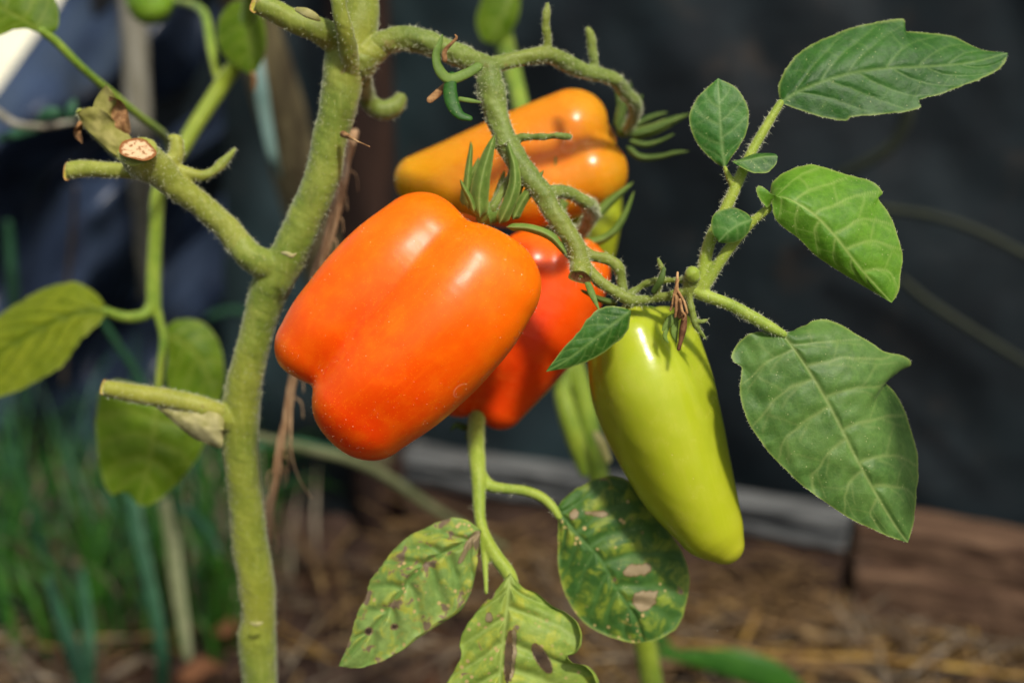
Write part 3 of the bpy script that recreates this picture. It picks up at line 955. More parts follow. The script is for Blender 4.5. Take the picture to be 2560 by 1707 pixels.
# ================================================================== leaves
def leaf(parent, mid, left, right, D, zm, zl, zr, mat, nv=6, amp=5.0, holes=(), patches=(), slant=0.22, seed=0, vw=1.0, label=None, name='leaflet', dens=3.6, rim=0.0, crumple=1.0, curl=(0, 0), pw=1.6, fringe=0):
    """a blade between its midrib and two margins (pixels); zm, zl, zr: height towards the camera along them"""
    mid = np.array(mid, float)
    L = np.linalg.norm(np.diff(mid, axis=0), axis=1).sum()
    N = max(24, int(L / dens)); 
    mm = catmull(mid, N)
    lm = catmull(np.array([mid[0]] + list(left) + [mid[-1]], float), N)
    rm = catmull(np.array([mid[0]] + list(right) + [mid[-1]], float), N)
    wid = max(np.linalg.norm(lm - mm, axis=1).max(), np.linalg.norm(rm - mm, axis=1).max())
    Mh = max(10, int(wid / dens))
    t = np.linspace(0, 1, N)
    v = np.linspace(-1, 1, 2 * Mh + 1)
    a = np.abs(v)
    T, A_ = np.meshgrid(t, a, indexing='ij')
    roll = np.zeros_like(A_)
    Aeff = A_.copy()
    for sg, cu in ((-1, curl[0]), (1, curl[1])):
        if cu:
            k_ = (v[None, :] * sg > 0) & (A_ > 1 - cu)
            w_ = (A_ - (1 - cu)) / cu * np.sin(np.pi * np.clip(T, 0, 1)) ** .5
            Aeff = np.where(k_, (1 - cu) + cu * np.sin(w_ * 2.4) * .55, Aeff)
            roll = np.where(k_, cu * .55 * (1 - np.cos(w_ * 2.4)), roll)
    side = np.where(v[None, :, None] < 0, lm[:, None, :], rm[:, None, :])
    kk = np.hanning(max(5, int(N * .3) | 1)); kk /= kk.sum()
    def smooth_(m_):
        h_ = len(kk) // 2
        e_ = np.vstack([2 * m_[0] - m_[h_:0:-1], m_, 2 * m_[-1] - m_[-2:-h_ - 2:-1]])
        return np.stack([np.convolve(e_[:, c_], kk, 'valid') for c_ in range(2)], 1)
    ls, rs = (smooth_(lm), smooth_(rm)) if N > 60 else (lm, rm)
    side_s = np.where(v[None, :, None] < 0, ls[:, None, :], rs[:, None, :])
    pos = mm[:, None, :] + (side_s - mm[:, None, :]) * Aeff[..., None] + (side - side_s) * (Aeff ** 5)[..., None]
    z0 = lerp_list(zm, t)[:, None]
    zs = np.where(v[None, :] < 0, lerp_list(zl, t)[:, None], lerp_list(zr, t)[:, None])
    z = z0 + (zs - z0) * A_ ** pw
    hw = np.where(v[None, :] < 0, np.linalg.norm(lm - mm, axis=1)[:, None], np.linalg.norm(rm - mm, axis=1)[:, None])
    dmid = A_ * hw
    z = z + roll * hw
    dv = np.full(T.shape, 1e9)
    dv2 = np.full(T.shape, 1e9)
    qw = pos[..., :2]
    Tw = T + 0.016 * snoise(qw, 1 / 120, seed + 21, 3) * np.clip(A_ * 3, 0, 1)
    rg = np.random.default_rng(seed + 40)
    for sgn in (-1, 1):
        for k in range(nv):
            ti = (k + 0.35 + 0.25 * (sgn > 0) + rg.uniform(-.12, .12)) / (nv + 0.6) * 0.92
            d = np.abs(Tw - ti - slant * A_ ** 1.25 * (1 - 0.35 * ti)) * L * 0.8
            d = np.where((v[None, :] * sgn) >= 0, d, 1e9)
            dv = np.minimum(dv, d)
            for jj, (a0_, sl) in enumerate(((.25, .30), (.45, -.10), (.6, .34))):
                d2 = np.abs(Tw - ti - slant * a0_ ** 1.25 * (1 - .35 * ti) - sl * (A_ - a0_) * (1 if jj != 1 else 1.6)) * L * .8
                d2 = np.where((v[None, :] * sgn >= 0) & (A_ > a0_) & (A_ < a0_ + .32), d2, 1e9)
                dv2 = np.minimum(dv2, d2)
    w_side = 3.2 * vw * (1 - 0.55 * A_)
    vein = np.maximum(np.exp(-(dmid / (5.5 * vw * (1 - 0.6 * T))) ** 2), 0.75 * np.exp(-(dv / w_side) ** 2) * (A_ < .97))
    vein = np.maximum(vein, 0.4 * np.exp(-(dv2 / (2.4 * vw)) ** 2))
    dall = np.minimum(dv, dmid * 1.2)
    quilt = 0.58 * (1 - np.exp(-(dall / 12) ** 2))
    q2 = np.stack([pos[..., 0], pos[..., 1]], -1)
    z = z + amp * quilt * np.clip(1.15 - A_, 0.15, 1) + crumple * (2.2 * snoise(q2, 1 / 110, seed, 3) + 4.0 * A_ ** 3 * snoise(q2, 1 / 90, seed + 3, 2))
    if rim:
        z = z + rim * np.clip((A_ - .86) / .14, 0, 1) ** 2
    jag = A_ ** 8 * snoise(q2, 1 / 40, seed + 6, 4) * np.minimum(3.2, hw * .06)
    pos = pos + jag[..., None] * np.array((0.7, 0.7))
    edge = np.clip((A_ * hw - (hw - 5.0)) / 5.0, 0, 1) * (hw > 12)
    patch = np.zeros(T.shape)
    for (x, y, rx, ry, an) in patches:
        dx = pos[..., 0] - x; dy = pos[..., 1] - y
        c_, s_ = math.cos(an), math.sin(an)
        e = np.sqrt(((dx * c_ + dy * s_) / rx) ** 2 + ((-dx * s_ + dy * c_) / ry) ** 2) + 0.35 * snoise(q2, 1 / 34, seed + 9, 3)
        patch = np.maximum(patch, np.clip((1.05 - e) / 0.15, 0, 1))
    V = P(pos[..., 0], pos[..., 1], D - z * D / F).reshape(-1, 3)
    f = grid_faces(N, 2 * Mh + 1)
    if holes:
        pp = pos.reshape(-1, 2)
        cen = pp[f].mean(1)
        keep = np.ones(len(f), bool)
        for (x, y, rx, ry, an) in holes:
            dx = cen[:, 0] - x; dy = cen[:, 1] - y
            c_, s_ = math.cos(an), math.sin(an)
            e = ((dx * c_ + dy * s_) / rx) ** 2 + ((-dx * s_ + dy * c_) / ry) ** 2
            keep &= e > 1
            dxp = pos[..., 0] - x; dyp = pos[..., 1] - y
            ep = np.sqrt(((dxp * c_ + dyp * s_) / (rx + 3)) ** 2 + ((-dxp * s_ + dyp * c_) / (ry + 3)) ** 2)
            patch = np.maximum(patch, np.clip((1.0 - ep) / 0.12, 0, 1))
        f = f[keep]
    o = obj(name, V, f, M[mat], parent, attrs={'vein': np.clip(vein, 0, 1), 'edge': edge, 'dvein': np.clip(dall / 40, 0, 1), 'patch': patch}, label=label)
    if fringe:
        Vg = V.reshape(N, 2 * Mh + 1, 3)
        idx = [0, 2 * Mh]
        Vm = np.concatenate([Vg[2:-2, 0], Vg[2:-2, -1]]); out = np.concatenate([Vg[2:-2, 0] - Vg[2:-2, 3], Vg[2:-2, -1] - Vg[2:-2, -4]])
        out /= np.linalg.norm(out, axis=1)[:, None] + 1e-9
        hairs(parent, Vm, out, fringe, 0.0006, seed=seed)
    return o


def ribbon(pts, D, mat, parent, name='sepal'):
    """sepal: a thin keeled blade; pts (px, py, half width, z)"""
    q = catmull(np.array([(x, y, w, z) for x, y, w, z in pts], float), 14)
    tg = np.gradient(q[:, :2], axis=0); tg /= np.linalg.norm(tg, axis=1)[:, None] + 1e-9
    nrm = np.stack([-tg[:, 1], tg[:, 0]], 1)
    w = q[:, 2:3] * 0.88
    sd = int(abs(pts[0][0] * 7 + pts[-1][1])) % 97
    return leaf(parent, q[:, :2], (q[:, :2] + nrm * w)[1:-1], (q[:, :2] - nrm * w)[1:-1], D, q[:, 3] + q[:, 2] * .45, q[:, 3] - q[:, 2] * .6, q[:, 3] - q[:, 2] * .5, mat, nv=0, amp=0.6, seed=sd, name=name, dens=2.6, crumple=0.8, vw=.5)


# ================================================================== fruit
def fruit_mesh(name, chains, D, axis, mat, parent, k=18.0, dimples=(), nu=150, nv=190, bump=1.2, seed=1):
    """a fruit from lobes: each chain is (px, py, z, r) with z towards the camera in pixels at distance D;
    the lobes are blended and skinned from rays that leave the fruit's axis"""
    balls = []
    for ch in chains:
        n_ = len(ch) * 7
        balls.append(catmull(np.array(ch, float), n_))
    a, b = np.array(axis[0], float), np.array(axis[1], float)
    ax = (b - a) / np.linalg.norm(b - a)
    e1 = np.cross(ax, (0, 0, 1.0)); e1 /= np.linalg.norm(e1)
    e2 = np.cross(ax, e1)
    u = np.linspace(0, 1, nu)
    phi = np.pi * u
    th = np.linspace(0, 2 * np.pi, nv, endpoint=False)
    s = np.clip((u - 0.2) / 0.6, 0, 1)
    org = a[None] * (1 - s[:, None]) + b[None] * s[:, None]
    dirs = -np.cos(phi)[:, None, None] * ax + np.sin(phi)[:, None, None] * (np.cos(th)[None, :, None] * e1 + np.sin(th)[None, :, None] * e2)
    O = np.repeat(org[:, None], nv, 1).reshape(-1, 3); Dr = dirs.reshape(-1, 3)
    t = np.full(len(O), 560.0)

    def sd(p):
        ds = []
        for q in balls:
            dd = np.full(len(p), 1e9)
            for c0, c1 in zip(q[:-1], q[1:]):
                ba = c1[:3] - c0[:3]; pa = p - c0[:3]
                h = np.clip(pa @ ba / (ba @ ba), 0, 1)
                d_ = np.sqrt(((pa - h[:, None] * ba) ** 2).sum(1)) - (c0[3] + (c1[3] - c0[3]) * h)
                np.minimum(dd, d_, out=dd)
            ds.append(dd)
        ds = np.array(ds)
        m = ds.min(0)
        r = m - k * np.log(np.exp(-(ds - m) / k).sum(0))
        for (x, y, z, rr, kk) in dimples:
            e = rr - np.sqrt(((p - np.array((x, y, z))) ** 2).sum(1))
            mm = np.maximum(r, e)
            r = mm + kk * np.log(np.exp((r - mm) / kk) + np.exp((e - mm) / kk))
        return r, ds
    for it in range(34):
        r, _ = sd(O + Dr * t[:, None])
        t = np.maximum(t - r * 0.92, 2.0)
    p = O + Dr * t[:, None]
    _, ds = sd(p)
    ds.sort(axis=0)
    ridge = 1 - np.exp(-((ds[1] - ds[0]) / 45) ** 2) if len(ds) > 1 else np.zeros(len(p))
    p = p + Dr * (snoise(p, 1 / 160, seed, 3) * bump)[:, None]
    along = np.repeat(u[:, None], nv, 1).reshape(-1)
    q = (p - a) @ ax / np.linalg.norm(b - a)
    along = np.clip((q + 0.45) / 1.9, 0, 1)
    V = P(p[:, 0], p[:, 1], D - p[:, 2] * D / F)
    o = obj(name, V, grid_faces(nu, nv, True)[:, ::-1], mat, parent, attrs={'along': along, 'ridge': ridge, 'around_c': np.tile(np.cos(th), nu), 'around_s': np.tile(np.sin(th), nu)})
    return o, V


def calyx(parent, c, D, r, sepals, mat='sepal', hair=400):
    x, y, z = c
    V, f = px_tube([(x - r * .25, y, r * .75, D - (z) * D / F), (x, y - r * .1, r, D - z * D / F), (x + r * .25, y - r * .1, r * .7, D - z * D / F)], seg=14, step=3)
    k = obj('calyx', V, f, M[mat], parent)
    for sp in sepals:
        m_ = sp[1] if isinstance(sp[1], str) else mat
        pts = sp[0] if isinstance(sp[1], str) or isinstance(sp[0][0], (tuple, list)) else sp
        ribbon(pts, D, m_, k)
    return k


GF = 'plum tomatoes hanging from the truss'
D1 = 0.385
t1 = thing('plum_tomato', P(900, 1130, D1), 'large glossy orange blocky tomato in front, the biggest fruit', 'tomato', GF)
ob1, V1 = fruit_mesh('fruit', [
    [(1176, 676, 62, 116), (1102, 776, 80, 132), (980, 908, 76, 125), (886, 1004, 44, 106)],
    [(1226, 716, 34, 127), (1156, 818, 48, 131), (1034, 950, 44, 124), (928, 1038, 28, 112)],
    [(1052, 598, 0, 118), (962, 682, 18, 130), (848, 794, 20, 116), (778, 866, 5, 93)],
    [(1130, 660, -125, 130), (980, 840, -125, 145), (880, 930, -100, 105)],
    [(1095, 665, -4, 100), (1000, 780, -14, 94)],
    [(1170, 750, -85, 122), (1010, 920, -80, 115)],
], D1, [(1120, 700, -20), (920, 920, -20)], M['skin_orange'], t1, k=15, dimples=[(1200, 470, -40, 62, 14), (708, 992, 20, 48, 14)], seed=3)
calyx(t1, (1222, 540, -55), D1, 34, [
    [(1172, 525, 9, -40), (1168, 480, 13, -35), (1172, 420, 10, -30), (1177, 375, 6, -28), (1177, 352, 2, -28)],
    [(1200, 545, 20, -10), (1198, 490, 27, -2), (1208, 430, 23, 2), (1224, 375, 14, 0), (1238, 335, 3, -5)],
    [(1248, 560, 18, -5), (1272, 510, 20, 5), (1287, 460, 18, 6), (1285, 410, 12, 0), (1274, 375, 7, -5), (1269, 352, 2, -8)],
    [(1282, 550, 14, -30), (1305, 505, 15, -25), (1335, 460, 11, -22), (1360, 425, 3, -20)],
    [(1265, 568, 9, -8), (1320, 570, 12, 0), (1375, 590, 13, 5), (1408, 625, 9, 0), (1428, 655, 2, -5)],
    [(1158, 515, 10, -60), (1165, 470, 12, -62), (1185, 425, 8, -62), (1198, 392, 2, -62)],
    [(1185, 530, 7, 4), (1176, 500, 9, 12), (1160, 470, 7, 20), (1150, 448, 2, 26)],
    [(1262, 548, 8, -40), (1290, 500, 8, -46), (1312, 440, 6, -48), (1322, 405, 4, -44), (1316, 392, 2, -40)],
    [(1228, 535, 14, -80), (1245, 490, 14, -95), (1255, 450, 8, -100), (1262, 425, 2, -100)],
])
D2 = 0.455
t2 = thing('plum_tomato', P(1200, 520, D2), 'amber-orange tomato lying sideways behind, with a yellow narrow end', 'tomato', GF)
ob2, V2 = fruit_mesh('fruit', [
    [(1432, 314, 22, 92), (1300, 372, 12, 96), (1180, 412, 0, 82), (1045, 447, -10, 58)],
    [(1472, 428, 30, 98), (1330, 472, 22, 98), (1200, 475, 0, 84), (1060, 462, -10, 52)],
    [(1440, 370, -95, 100), (1250, 430, -80, 92), (1080, 455, -40, 58)],
], D2, [(1410, 385, -15), (1130, 445, -15)], M['skin_amber'], t2, k=11, dimples=[(1580, 315, 20, 48, 12)], seed=5)
calyx(t2, (1565, 325, 10), D2, 26, [
    [(1540, 322, 10, 15), (1552, 280, 14, 20), (1566, 240, 10, 22), (1578, 205, 3, 22)],
    [(1575, 340, 16, 10), (1630, 325, 17, 15), (1680, 303, 12, 18), (1728, 284, 2, 20)],
    [(1565, 365, 9, 20), (1600, 393, 10, 26), (1650, 392, 8, 28), (1690, 382, 6, 30), (1724, 379, 2, 30)],
    [(1572, 352, 8, 22), (1612, 362, 9, 30), (1652, 352, 6, 34), (1688, 334, 2, 34)],
    [(1568, 318, 8, -20), (1592, 270, 8, -22), (1606, 235, 2, -24)],
    [(1585, 315, 10, -30), (1630, 293, 9, -35), (1670, 281, 2, -40)],
    [(1542, 318, 8, -30), (1548, 260, 8, -30), (1540, 215, 6, -32), (1530, 185, 2, -34)],
], 'sepal_dark')
D3 = 0.44
t3 = thing('plum_tomato', P(1240, 1080, D3), 'red-orange tomato half hidden behind the large orange one', 'tomato', GF)
ob3, V3 = fruit_mesh('fruit', [
    [(1428, 685, 25, 98), (1352, 826, 12, 112), (1252, 1012, 0, 62)],
    [(1330, 672, 30, 98), (1240, 850, 24, 112), (1150, 965, 0, 78)],
    [(1360, 720, -80, 110), (1250, 890, -70, 105)],
], D3, [(1370, 720, -10), (1230, 930, -10)], M['skin_red'], t3, k=9, dimples=[(1420, 540, -10, 55, 14)], seed=7)
calyx(t3, (1432, 590, -5), D3, 30, [
    [(1392, 520, 6, 10), (1390, 470, 7, 14), (1389, 430, 5, 15), (1389, 388, 2, 15)],
    [(1412, 520, 9, 5), (1430, 465, 9, 5), (1446, 430, 7, 5), (1462, 398, 2, 5)],
    [(1450, 585, 14, 0), (1490, 540, 16, -5), (1530, 500, 13, -8), (1585, 454, 2, -10)],
    [(1440, 605, 10, 30), (1490, 604, 13, 34), (1530, 582, 11, 34), (1560, 540, 9, 32), (1586, 476, 2, 30)],
    [(1402, 580, 12, 25), (1405, 530, 13, 28), (1404, 490, 8, 28), (1400, 460, 2, 28)],
    [(1420, 590, 13, 20), (1380, 600, 12, 40), (1345, 590, 7, 44), (1325, 575, 2, 44)],
], 'sepal')
D4 = 0.40
t4 = thing('plum_tomato', P(1800, 1405, D4), 'long tapering yellow-green unripe tomato hanging at the right', 'tomato', GF)
ob4, V4 = fruit_mesh('fruit', [
    [(1590, 858, 30, 98), (1634, 985, 36, 122), (1712, 1180, 26, 100), (1774, 1314, 10, 74), (1812, 1362, 0, 48)],
    [(1552, 878, -20, 86), (1592, 1000, -16, 108), (1680, 1190, -14, 98), (1762, 1315, -12, 72)],
    [(1662, 852, -24, 86), (1688, 985, -18, 102), (1738, 1180, -14, 92), (1784, 1310, -12, 70)],
], D4, [(1615, 900, 0), (1770, 1310, 0)], M['skin_green'], t4, k=9, dimples=[(1575, 715, 0, 48, 12)], seed=9)
calyx(t4, (1575, 775, 20), D4, 24, [
    [(1545, 760, 9, 40), (1500, 748, 9, 60), (1450, 724, 3, 70)],
    [(1560, 785, 10, 50), (1540, 800, 9, 70), (1520, 812, 3, 80)],
    [(1600, 770, 9, 10), (1635, 775, 9, 10), (1660, 790, 3, 5)],
], 'sepal_dark')
D5 = 0.50
t5 = thing('plum_tomato', P(1460, 760, D5), 'pale green tomato peeping out behind the amber and red ones', 'tomato', GF)
ob5, V5 = fruit_mesh('fruit', [
    [(1478, 470, 0, 76), (1468, 560, 0, 84), (1450, 690, 0, 70)],
    [(1420, 470, -20, 70), (1410, 570, -20, 80), (1410, 680, 0, 66)],
], D5, [(1450, 500, 0), (1440, 650, 0)], M['skin_green'], t5, k=12, nu=80, nv=90, seed=11)
D6 = 0.62
t6 = thing('small_tomato', P(375, 50, D6), 'small round green fruit at the top edge above the dry stalk', 'tomato')
ob6, V6 = fruit_mesh('fruit', [[(378, -8, 0, 50), (384, 8, 0, 46)], [(360, 0, 0, 40), (366, 12, 0, 38)]], D6, [(375, -6, 0), (378, 10, 0)], M['skin_small'], t6, nu=60, nv=60, seed=12)
V, f = px_tube([(418, -6, 15, D6), (432, -2, 12, D6), (446, 4, 9, D6)], seg=10)
obj('calyx', V, f, M['sepal'], t6)

# fine down on the orange fruit's skin
me = ob1.data
N1 = np.zeros(len(me.vertices) * 3, np.float32); me.vertices.foreach_get('normal', N1)
hairs(ob1, V1, N1.reshape(-1, 3).astype(float), 1500, 0.0005, seed=9)

# ================================================================== front tomato plant
base = G(655, 2500, 0.0)
base[1] = 0.40; base[0] = P(652, 1800, .455)[0]; base[2] = -0.01
plant = thing('tomato_plant', base, 'front tomato plant with thick yellow-green stem carrying the orange fruit', 'tomato plant')

stem_pts = [(903, -120, 42, .405), (902, -40, 43, .405), (901, 40, 52, .405), (882, 105, 57, .405), (862, 165, 58, .405), (851, 240, 53, .406), (838, 300, 49, .407), (823, 355, 47, .408),
            (805, 446, 48, .41), (767, 536, 48, .412), (728, 625, 50, .414), (692, 688, 54, .416), (669, 735, 52, .418), (646, 818, 45, .42), (623, 907, 46, .422),
            (605, 996, 50, .425), (600, 1086, 50, .428), (606, 1175, 47, .431), (614, 1250, 46, .434), (625, 1362, 49, .438), (641, 1459, 49, .441), (646, 1540, 46, .444),
            (642, 1600, 52, .446), (650, 1707, 46, .45), (655, 1800, 46, .455)]
stem_pts = [(x, y, r * .93, d_) for x, y, r, d_ in stem_pts]
parts = [px_tube(stem_pts, seg=26)]
e = P(655, 1800, .455); parts.append(sweep(np.array([e + (0, 0, .004), (e + base) / 2, base]), np.array([.0068, .0072, .0085]), 24))
# the node at the top: a cut side shoot to the left, a thin leaf stalk in front
parts += [px_tube([(858, 112, 42, .404), (800, 78, 33, .398), (730, 50, 30, .395), (680, 26, 28, .393), (642, 8, 26, .392)], seg=20, cap=False),
          px_tube([(880, 180, 22, .402), (872, 130, 24, .396), (862, 80, 22, .391), (848, 20, 20, .388), (834, -60, 19, .388)], seg=16),
          px_tube([(712, 672, 34, .416), (668, 664, 40, .413), (625, 640, 36, .41), (600, 612, 34, .41)], seg=20),
          px_tube([(600, 1062, 30, .428), (575, 1052, 34, .4245), (540, 1034, 29, .4205), (505, 1020, 24, .418)], seg=20),
          px_tube([(872, 168, 42, .405), (912, 142, 40, .404), (945, 118, 34, .404)], seg=20)]
main = weld('main_stem', parts, M['stem_main'], plant, hair=9000, rough=0.00025, seed=2)


def cut_face(parent, c, rx, ry, ang, D, tiltz, mat, rings=7, seg=26, seed=0, name='cut_face'):
    """slightly dished end of a pruned stem; c in px, rx, ry radii in px along ang and across it"""
    V = []; rim = []
    ca, sa = math.cos(ang), math.sin(ang)
    for i in range(rings):
        r = i / (rings - 1)
        for j in range(seg):
            th = 2 * math.pi * j / seg
            w = 1 + 0.06 * math.sin(3 * th + seed) + 0.04 * math.sin(5 * th + 2)
            x = rx * r * w * math.cos(th); y = ry * r * w * math.sin(th)
            z = tiltz * y / max(ry, 1) - 3.0 * (1 - r * r)
            X = c[0] + x * ca - y * sa; Y_ = c[1] + x * sa + y * ca
            V.append(P(X, Y_, D - z * D / F)); rim.append(r)
    f = grid_faces(rings, seg, True)
    return obj(name, np.array(V), f, M[mat], parent, attrs={'rim': rim})


cut_face(main, (640, 8), 12, 27, 0.35, .3905, 0, 'cut_green')
# pale bruise on the cut shoot, pale scars on the stem
V, f = px_tube([(742, 24, 6, .3865), (765, 32, 12, .3855), (790, 44, 9, .3865), (800, 52, 3, .388)], seg=10, flat=0.35)
obj('scar', V, f, M['dry_sheath'], main)
V, f = px_tube([(704, 632, 3, .398), (718, 634, 6, .397), (730, 640, 6, .397), (741, 634, 2, .399)], seg=8, flat=.5)
obj('scar', V, f, M['dry_sheath'], main)
V, f = px_tube([(625, 1556, 2, .4315), (640, 1560, 6, .4305), (655, 1556, 3, .4315)], seg=8, flat=.5)
obj('scar', V, f, M['dry_sheath'], main)
V, f = px_tube([(858, 336, 9, .399), (872, 342, 6, .394), (890, 352, 2.2, .386), (924, 367, 1.4, .38)], seg=8)
obj('thorn_hair', V, f, M['withered'], main)

# pruned branch up to the left
br = [px_tube([(640, 655, 34, .411), (600, 612, 33, .41), (558, 562, 32, .408), (491, 504, 32, .405), (440, 466, 34, .402), (402, 430, 42, .399), (375, 412, 47, .3965), (356, 398, 49, .394), (345, 377, 47, .3905)], seg=22, cap=False),
      px_tube([(380, 425, 26, .402), (320, 428, 21, .402), (260, 424, 20, .402), (205, 422, 21, .402), (172, 428, 23, .402)], seg=16, cap=False),
      px_tube([(340, 395, 30, .404), (296, 372, 24, .407), (258, 335, 25, .41), (222, 298, 24, .412), (200, 282, 12, .413)], seg=14, flat=.7),
      px_tube([(420, 420, 26, .402), (440, 385, 20, .402), (440, 352, 17, .402), (428, 346, 10, .402)], seg=14),
      px_tube([(425, 425, 22, .402), (462, 432, 17, .403), (500, 440, 14, .404), (535, 428, 13, .405), (562, 402, 12, .406), (586, 374, 6, .407)], seg=14)]
branch = weld('side_branch', br, M['stem_branch'], plant, hair=4000, rough=0.0003, seed=5)
cut_face(branch, (344, 374), 47, 27, 0.18, .3888, 30, 'cut_pale')
cut_face(branch, (168, 430), 10, 24, 0.0, .4015, 0, 'cut_green')
# stub of a cut leaf with its dry pale sheath
stub = weld('leaf_stub', [px_tube([(552, 1036, 27, .421), (500, 1014, 25, .418), (420, 996, 25, .417), (340, 984, 24, .416), (262, 969, 20, .415)], seg=18, cap=False)], M['stem_branch'], plant, hair=1500, seed=7)
cut_face(stub, (258, 968), 7, 20, 0.2, .4145, 0, 'cut_green')
# hooked tendril behind the truss
hook = weld('hooked_stalk', [px_tube([(895, 190, 34, .418), (910, 225, 24, .43), (925, 258, 23, .435), (955, 276, 24, .437), (985, 268, 24, .438), (1000, 250, 18, .438)], seg=16)], M['stem_truss'], plant, hair=600, seed=8)

# ---- fruit truss
tr = [px_tube([(905, 155, 40, .404), (938, 120, 34, .404), (975, 103, 31, .403), (1025, 97, 31, .402), (1075, 110, 30, .401), (1125, 130, 29, .40), (1180, 154, 29, .398), (1222, 176, 30, .396)], seg=20),
      px_tube([(1222, 176, 28, .396), (1256, 158, 21, .398), (1317, 144, 20, .40), (1372, 138, 22, .403), (1409, 156, 22, .406), (1460, 178, 21, .41), (1505, 188, 19, .414), (1540, 203, 18, .418), (1566, 235, 17, .424), (1588, 262, 19, .43), (1585, 290, 15, .437), (1568, 322, 13, .448)], seg=16),
      px_tube([(1372, 135, 14, .402), (1367, 90, 11, .401), (1365, 45, 10, .40), (1369, 12, 6, .40)], seg=12),
      px_tube([(1488, 180, 14, .412), (1482, 130, 12, .411), (1476, 88, 12, .41), (1470, 74, 8, .41)], seg=12),
      px_tube([(1222, 176, 30, .396), (1228, 228, 36, .395), (1242, 290, 30, .394), (1262, 345, 28, .392), (1282, 385, 30, .391), (1300, 415, 28, .39), (1327, 447, 28, .389), (1358, 486, 27, .388), (1384, 535, 25, .387), (1418, 580, 25, .386), (1440, 621, 24, .385), (1452, 655, 24, .384), (1451, 680, 27, .382)], seg=20),
      px_tube([(1384, 478, 17, .39), (1424, 484, 16, .395), (1462, 506, 19, .40), (1480, 526, 21, .41), (1470, 556, 17, .42), (1448, 585, 17, .432)], seg=14),
      px_tube([(1430, 600, 18, .388), (1466, 633, 15, .388), (1494, 643, 14, .388), (1524, 650, 14, .388), (1544, 667, 15, .388), (1552, 694, 13, .389), (1558, 728, 12, .389), (1574, 762, 12, .392)], seg=14),
      px_tube([(1452, 650, 20, .385), (1475, 682, 16, .385), (1500, 705, 15, .384), (1532, 726, 15, .384), (1568, 746, 17, .384), (1590, 752, 13, .384), (1619, 748, 12, .383), (1670, 741, 12, .381), (1722, 728, 15, .379)], seg=14),
      px_tube([(1568, 738, 11, .386), (1606, 714, 9, .386), (1644, 702, 9, .385), (1683, 700, 8, .383), (1726, 700, 12, .38)], seg=12),
      px_tube([(1300, 345, 12, .391), (1340, 342, 9, .389), (1390, 341, 8, .387), (1422, 342, 9, .386)], seg=10),
      px_tube([(1240, 368, 5, .391), (1258, 361, 4, .388), (1272, 355, 4, .386)], seg=8),
      px_tube([(1290, 425, 16, .391), (1262, 470, 13, .394), (1232, 520, 14, .39)], seg=12),
      px_tube([(1722, 728, 18, .379), (1732, 700, 22, .379), (1730, 684, 19, .379)], seg=14),
      px_tube([(1720, 720, 12, .379), (1728, 770, 9, .378), (1738, 810, 9, .378), (1758, 838, 6, .378), (1766, 850, 3, .378)], seg=10),
      px_tube([(1735, 800, 6, .378), (1752, 804, 6, .377), (1766, 800, 5, .377)], seg=8),
      px_tube([(1640, 735, 8, .382), (1650, 705, 9, .38), (1657, 680, 7, .379), (1646, 648, 4, .379)], seg=8)]
truss = weld('fruit_truss', tr, M['stem_truss'], plant, voxel=0.00036, smooth=4, hair=9000, hair_len=0.0012, rough=0.0004, seed=9)
cut_face(truss, (1450, 693), 30, 15, 0.22, .3788, -10, 'cut_brown')
# withered flowers and curled bracts
V, f = join([px_tube([(1694, 682, 3), (1692, 720, 5), (1696, 760, 9), (1700, 790, 7)], .374, seg=7),
             px_tube([(1692, 720, 4), (1684, 750, 4), (1676, 775, 3)], .373, seg=6), px_tube([(1696, 730, 4), (1710, 755, 4), (1718, 782, 3)], .373, seg=6),
             px_tube([(1690, 740, 4), (1690, 775, 4), (1688, 792, 3)], .372, seg=6), px_tube([(1700, 750, 4), (1706, 780, 4), (1714, 790, 3), (1708, 800, 2)], .372, seg=6),
             px_tube([(1696, 700, 3), (1686, 730, 3), (1680, 760, 2)], .372, seg=6)])
obj('withered_flower', V, f, M['withered'], truss)
V, f = px_tube([(1712, 785, 6, .376), (1708, 820, 9, .374), (1702, 850, 6, .374), (1697, 872, 5, .374)], seg=8)
obj('withered_flower', V, f, M['brown_tip'], truss)
for pts in ([(1700, 786, 8), (1680, 800, 14), (1664, 815, 8), (1656, 826, 2)], [(1690, 800, 7), (1685, 830, 9), (1692, 856, 2)], [(1668, 820, 5), (1662, 840, 6), (1670, 856, 2)]):
    V, f = px_tube(pts, .3765, seg=8, flat=.3)
    obj('bract', V, f, M['sepal'], truss)
for pts, m_ in (([(1195, 168, 12, .385), (1165, 185, 13, .384), (1125, 198, 14, .383), (1100, 178, 14, .382), (1090, 140, 11, .382), (1100, 108, 7, .382), (1106, 88, 2, .382)], 'sepal'),
                ([(1130, 190, 12, .384), (1125, 225, 18, .382), (1132, 262, 18, .38), (1150, 288, 13, .379), (1174, 296, 8, .379)], 'leaf_green'),
                ([(1118, 212, 9, .386), (1096, 232, 10, .385), (1075, 250, 9, .384)], 'withered'),
                ([(1112, 150, 7, .381), (1112, 128, 6, .38), (1130, 108, 4, .379), (1142, 95, 4, .379), (1138, 88, 2, .379)], 'withered'),
                ([(1150, 248, 6, .383), (1175, 252, 6, .383), (1200, 256, 3, .383)], 'sepal'),
                ([(1468, 705, 8, .38), (1480, 735, 9, .378), (1498, 775, 2, .376)], 'sepal'),
                ([(1634, 728, 7, .38), (1652, 700, 9, .378), (1660, 672, 5, .378)], 'sepal_dark')):
    V, f = px_tube(pts, seg=10, flat=.4)
    obj('bract' if m_ != 'withered' else 'withered_flower', V, f, M[m_], truss)
V, f = px_tube([(1731, 686, 20, .376), (1733, 690, 18, .376)], seg=14)
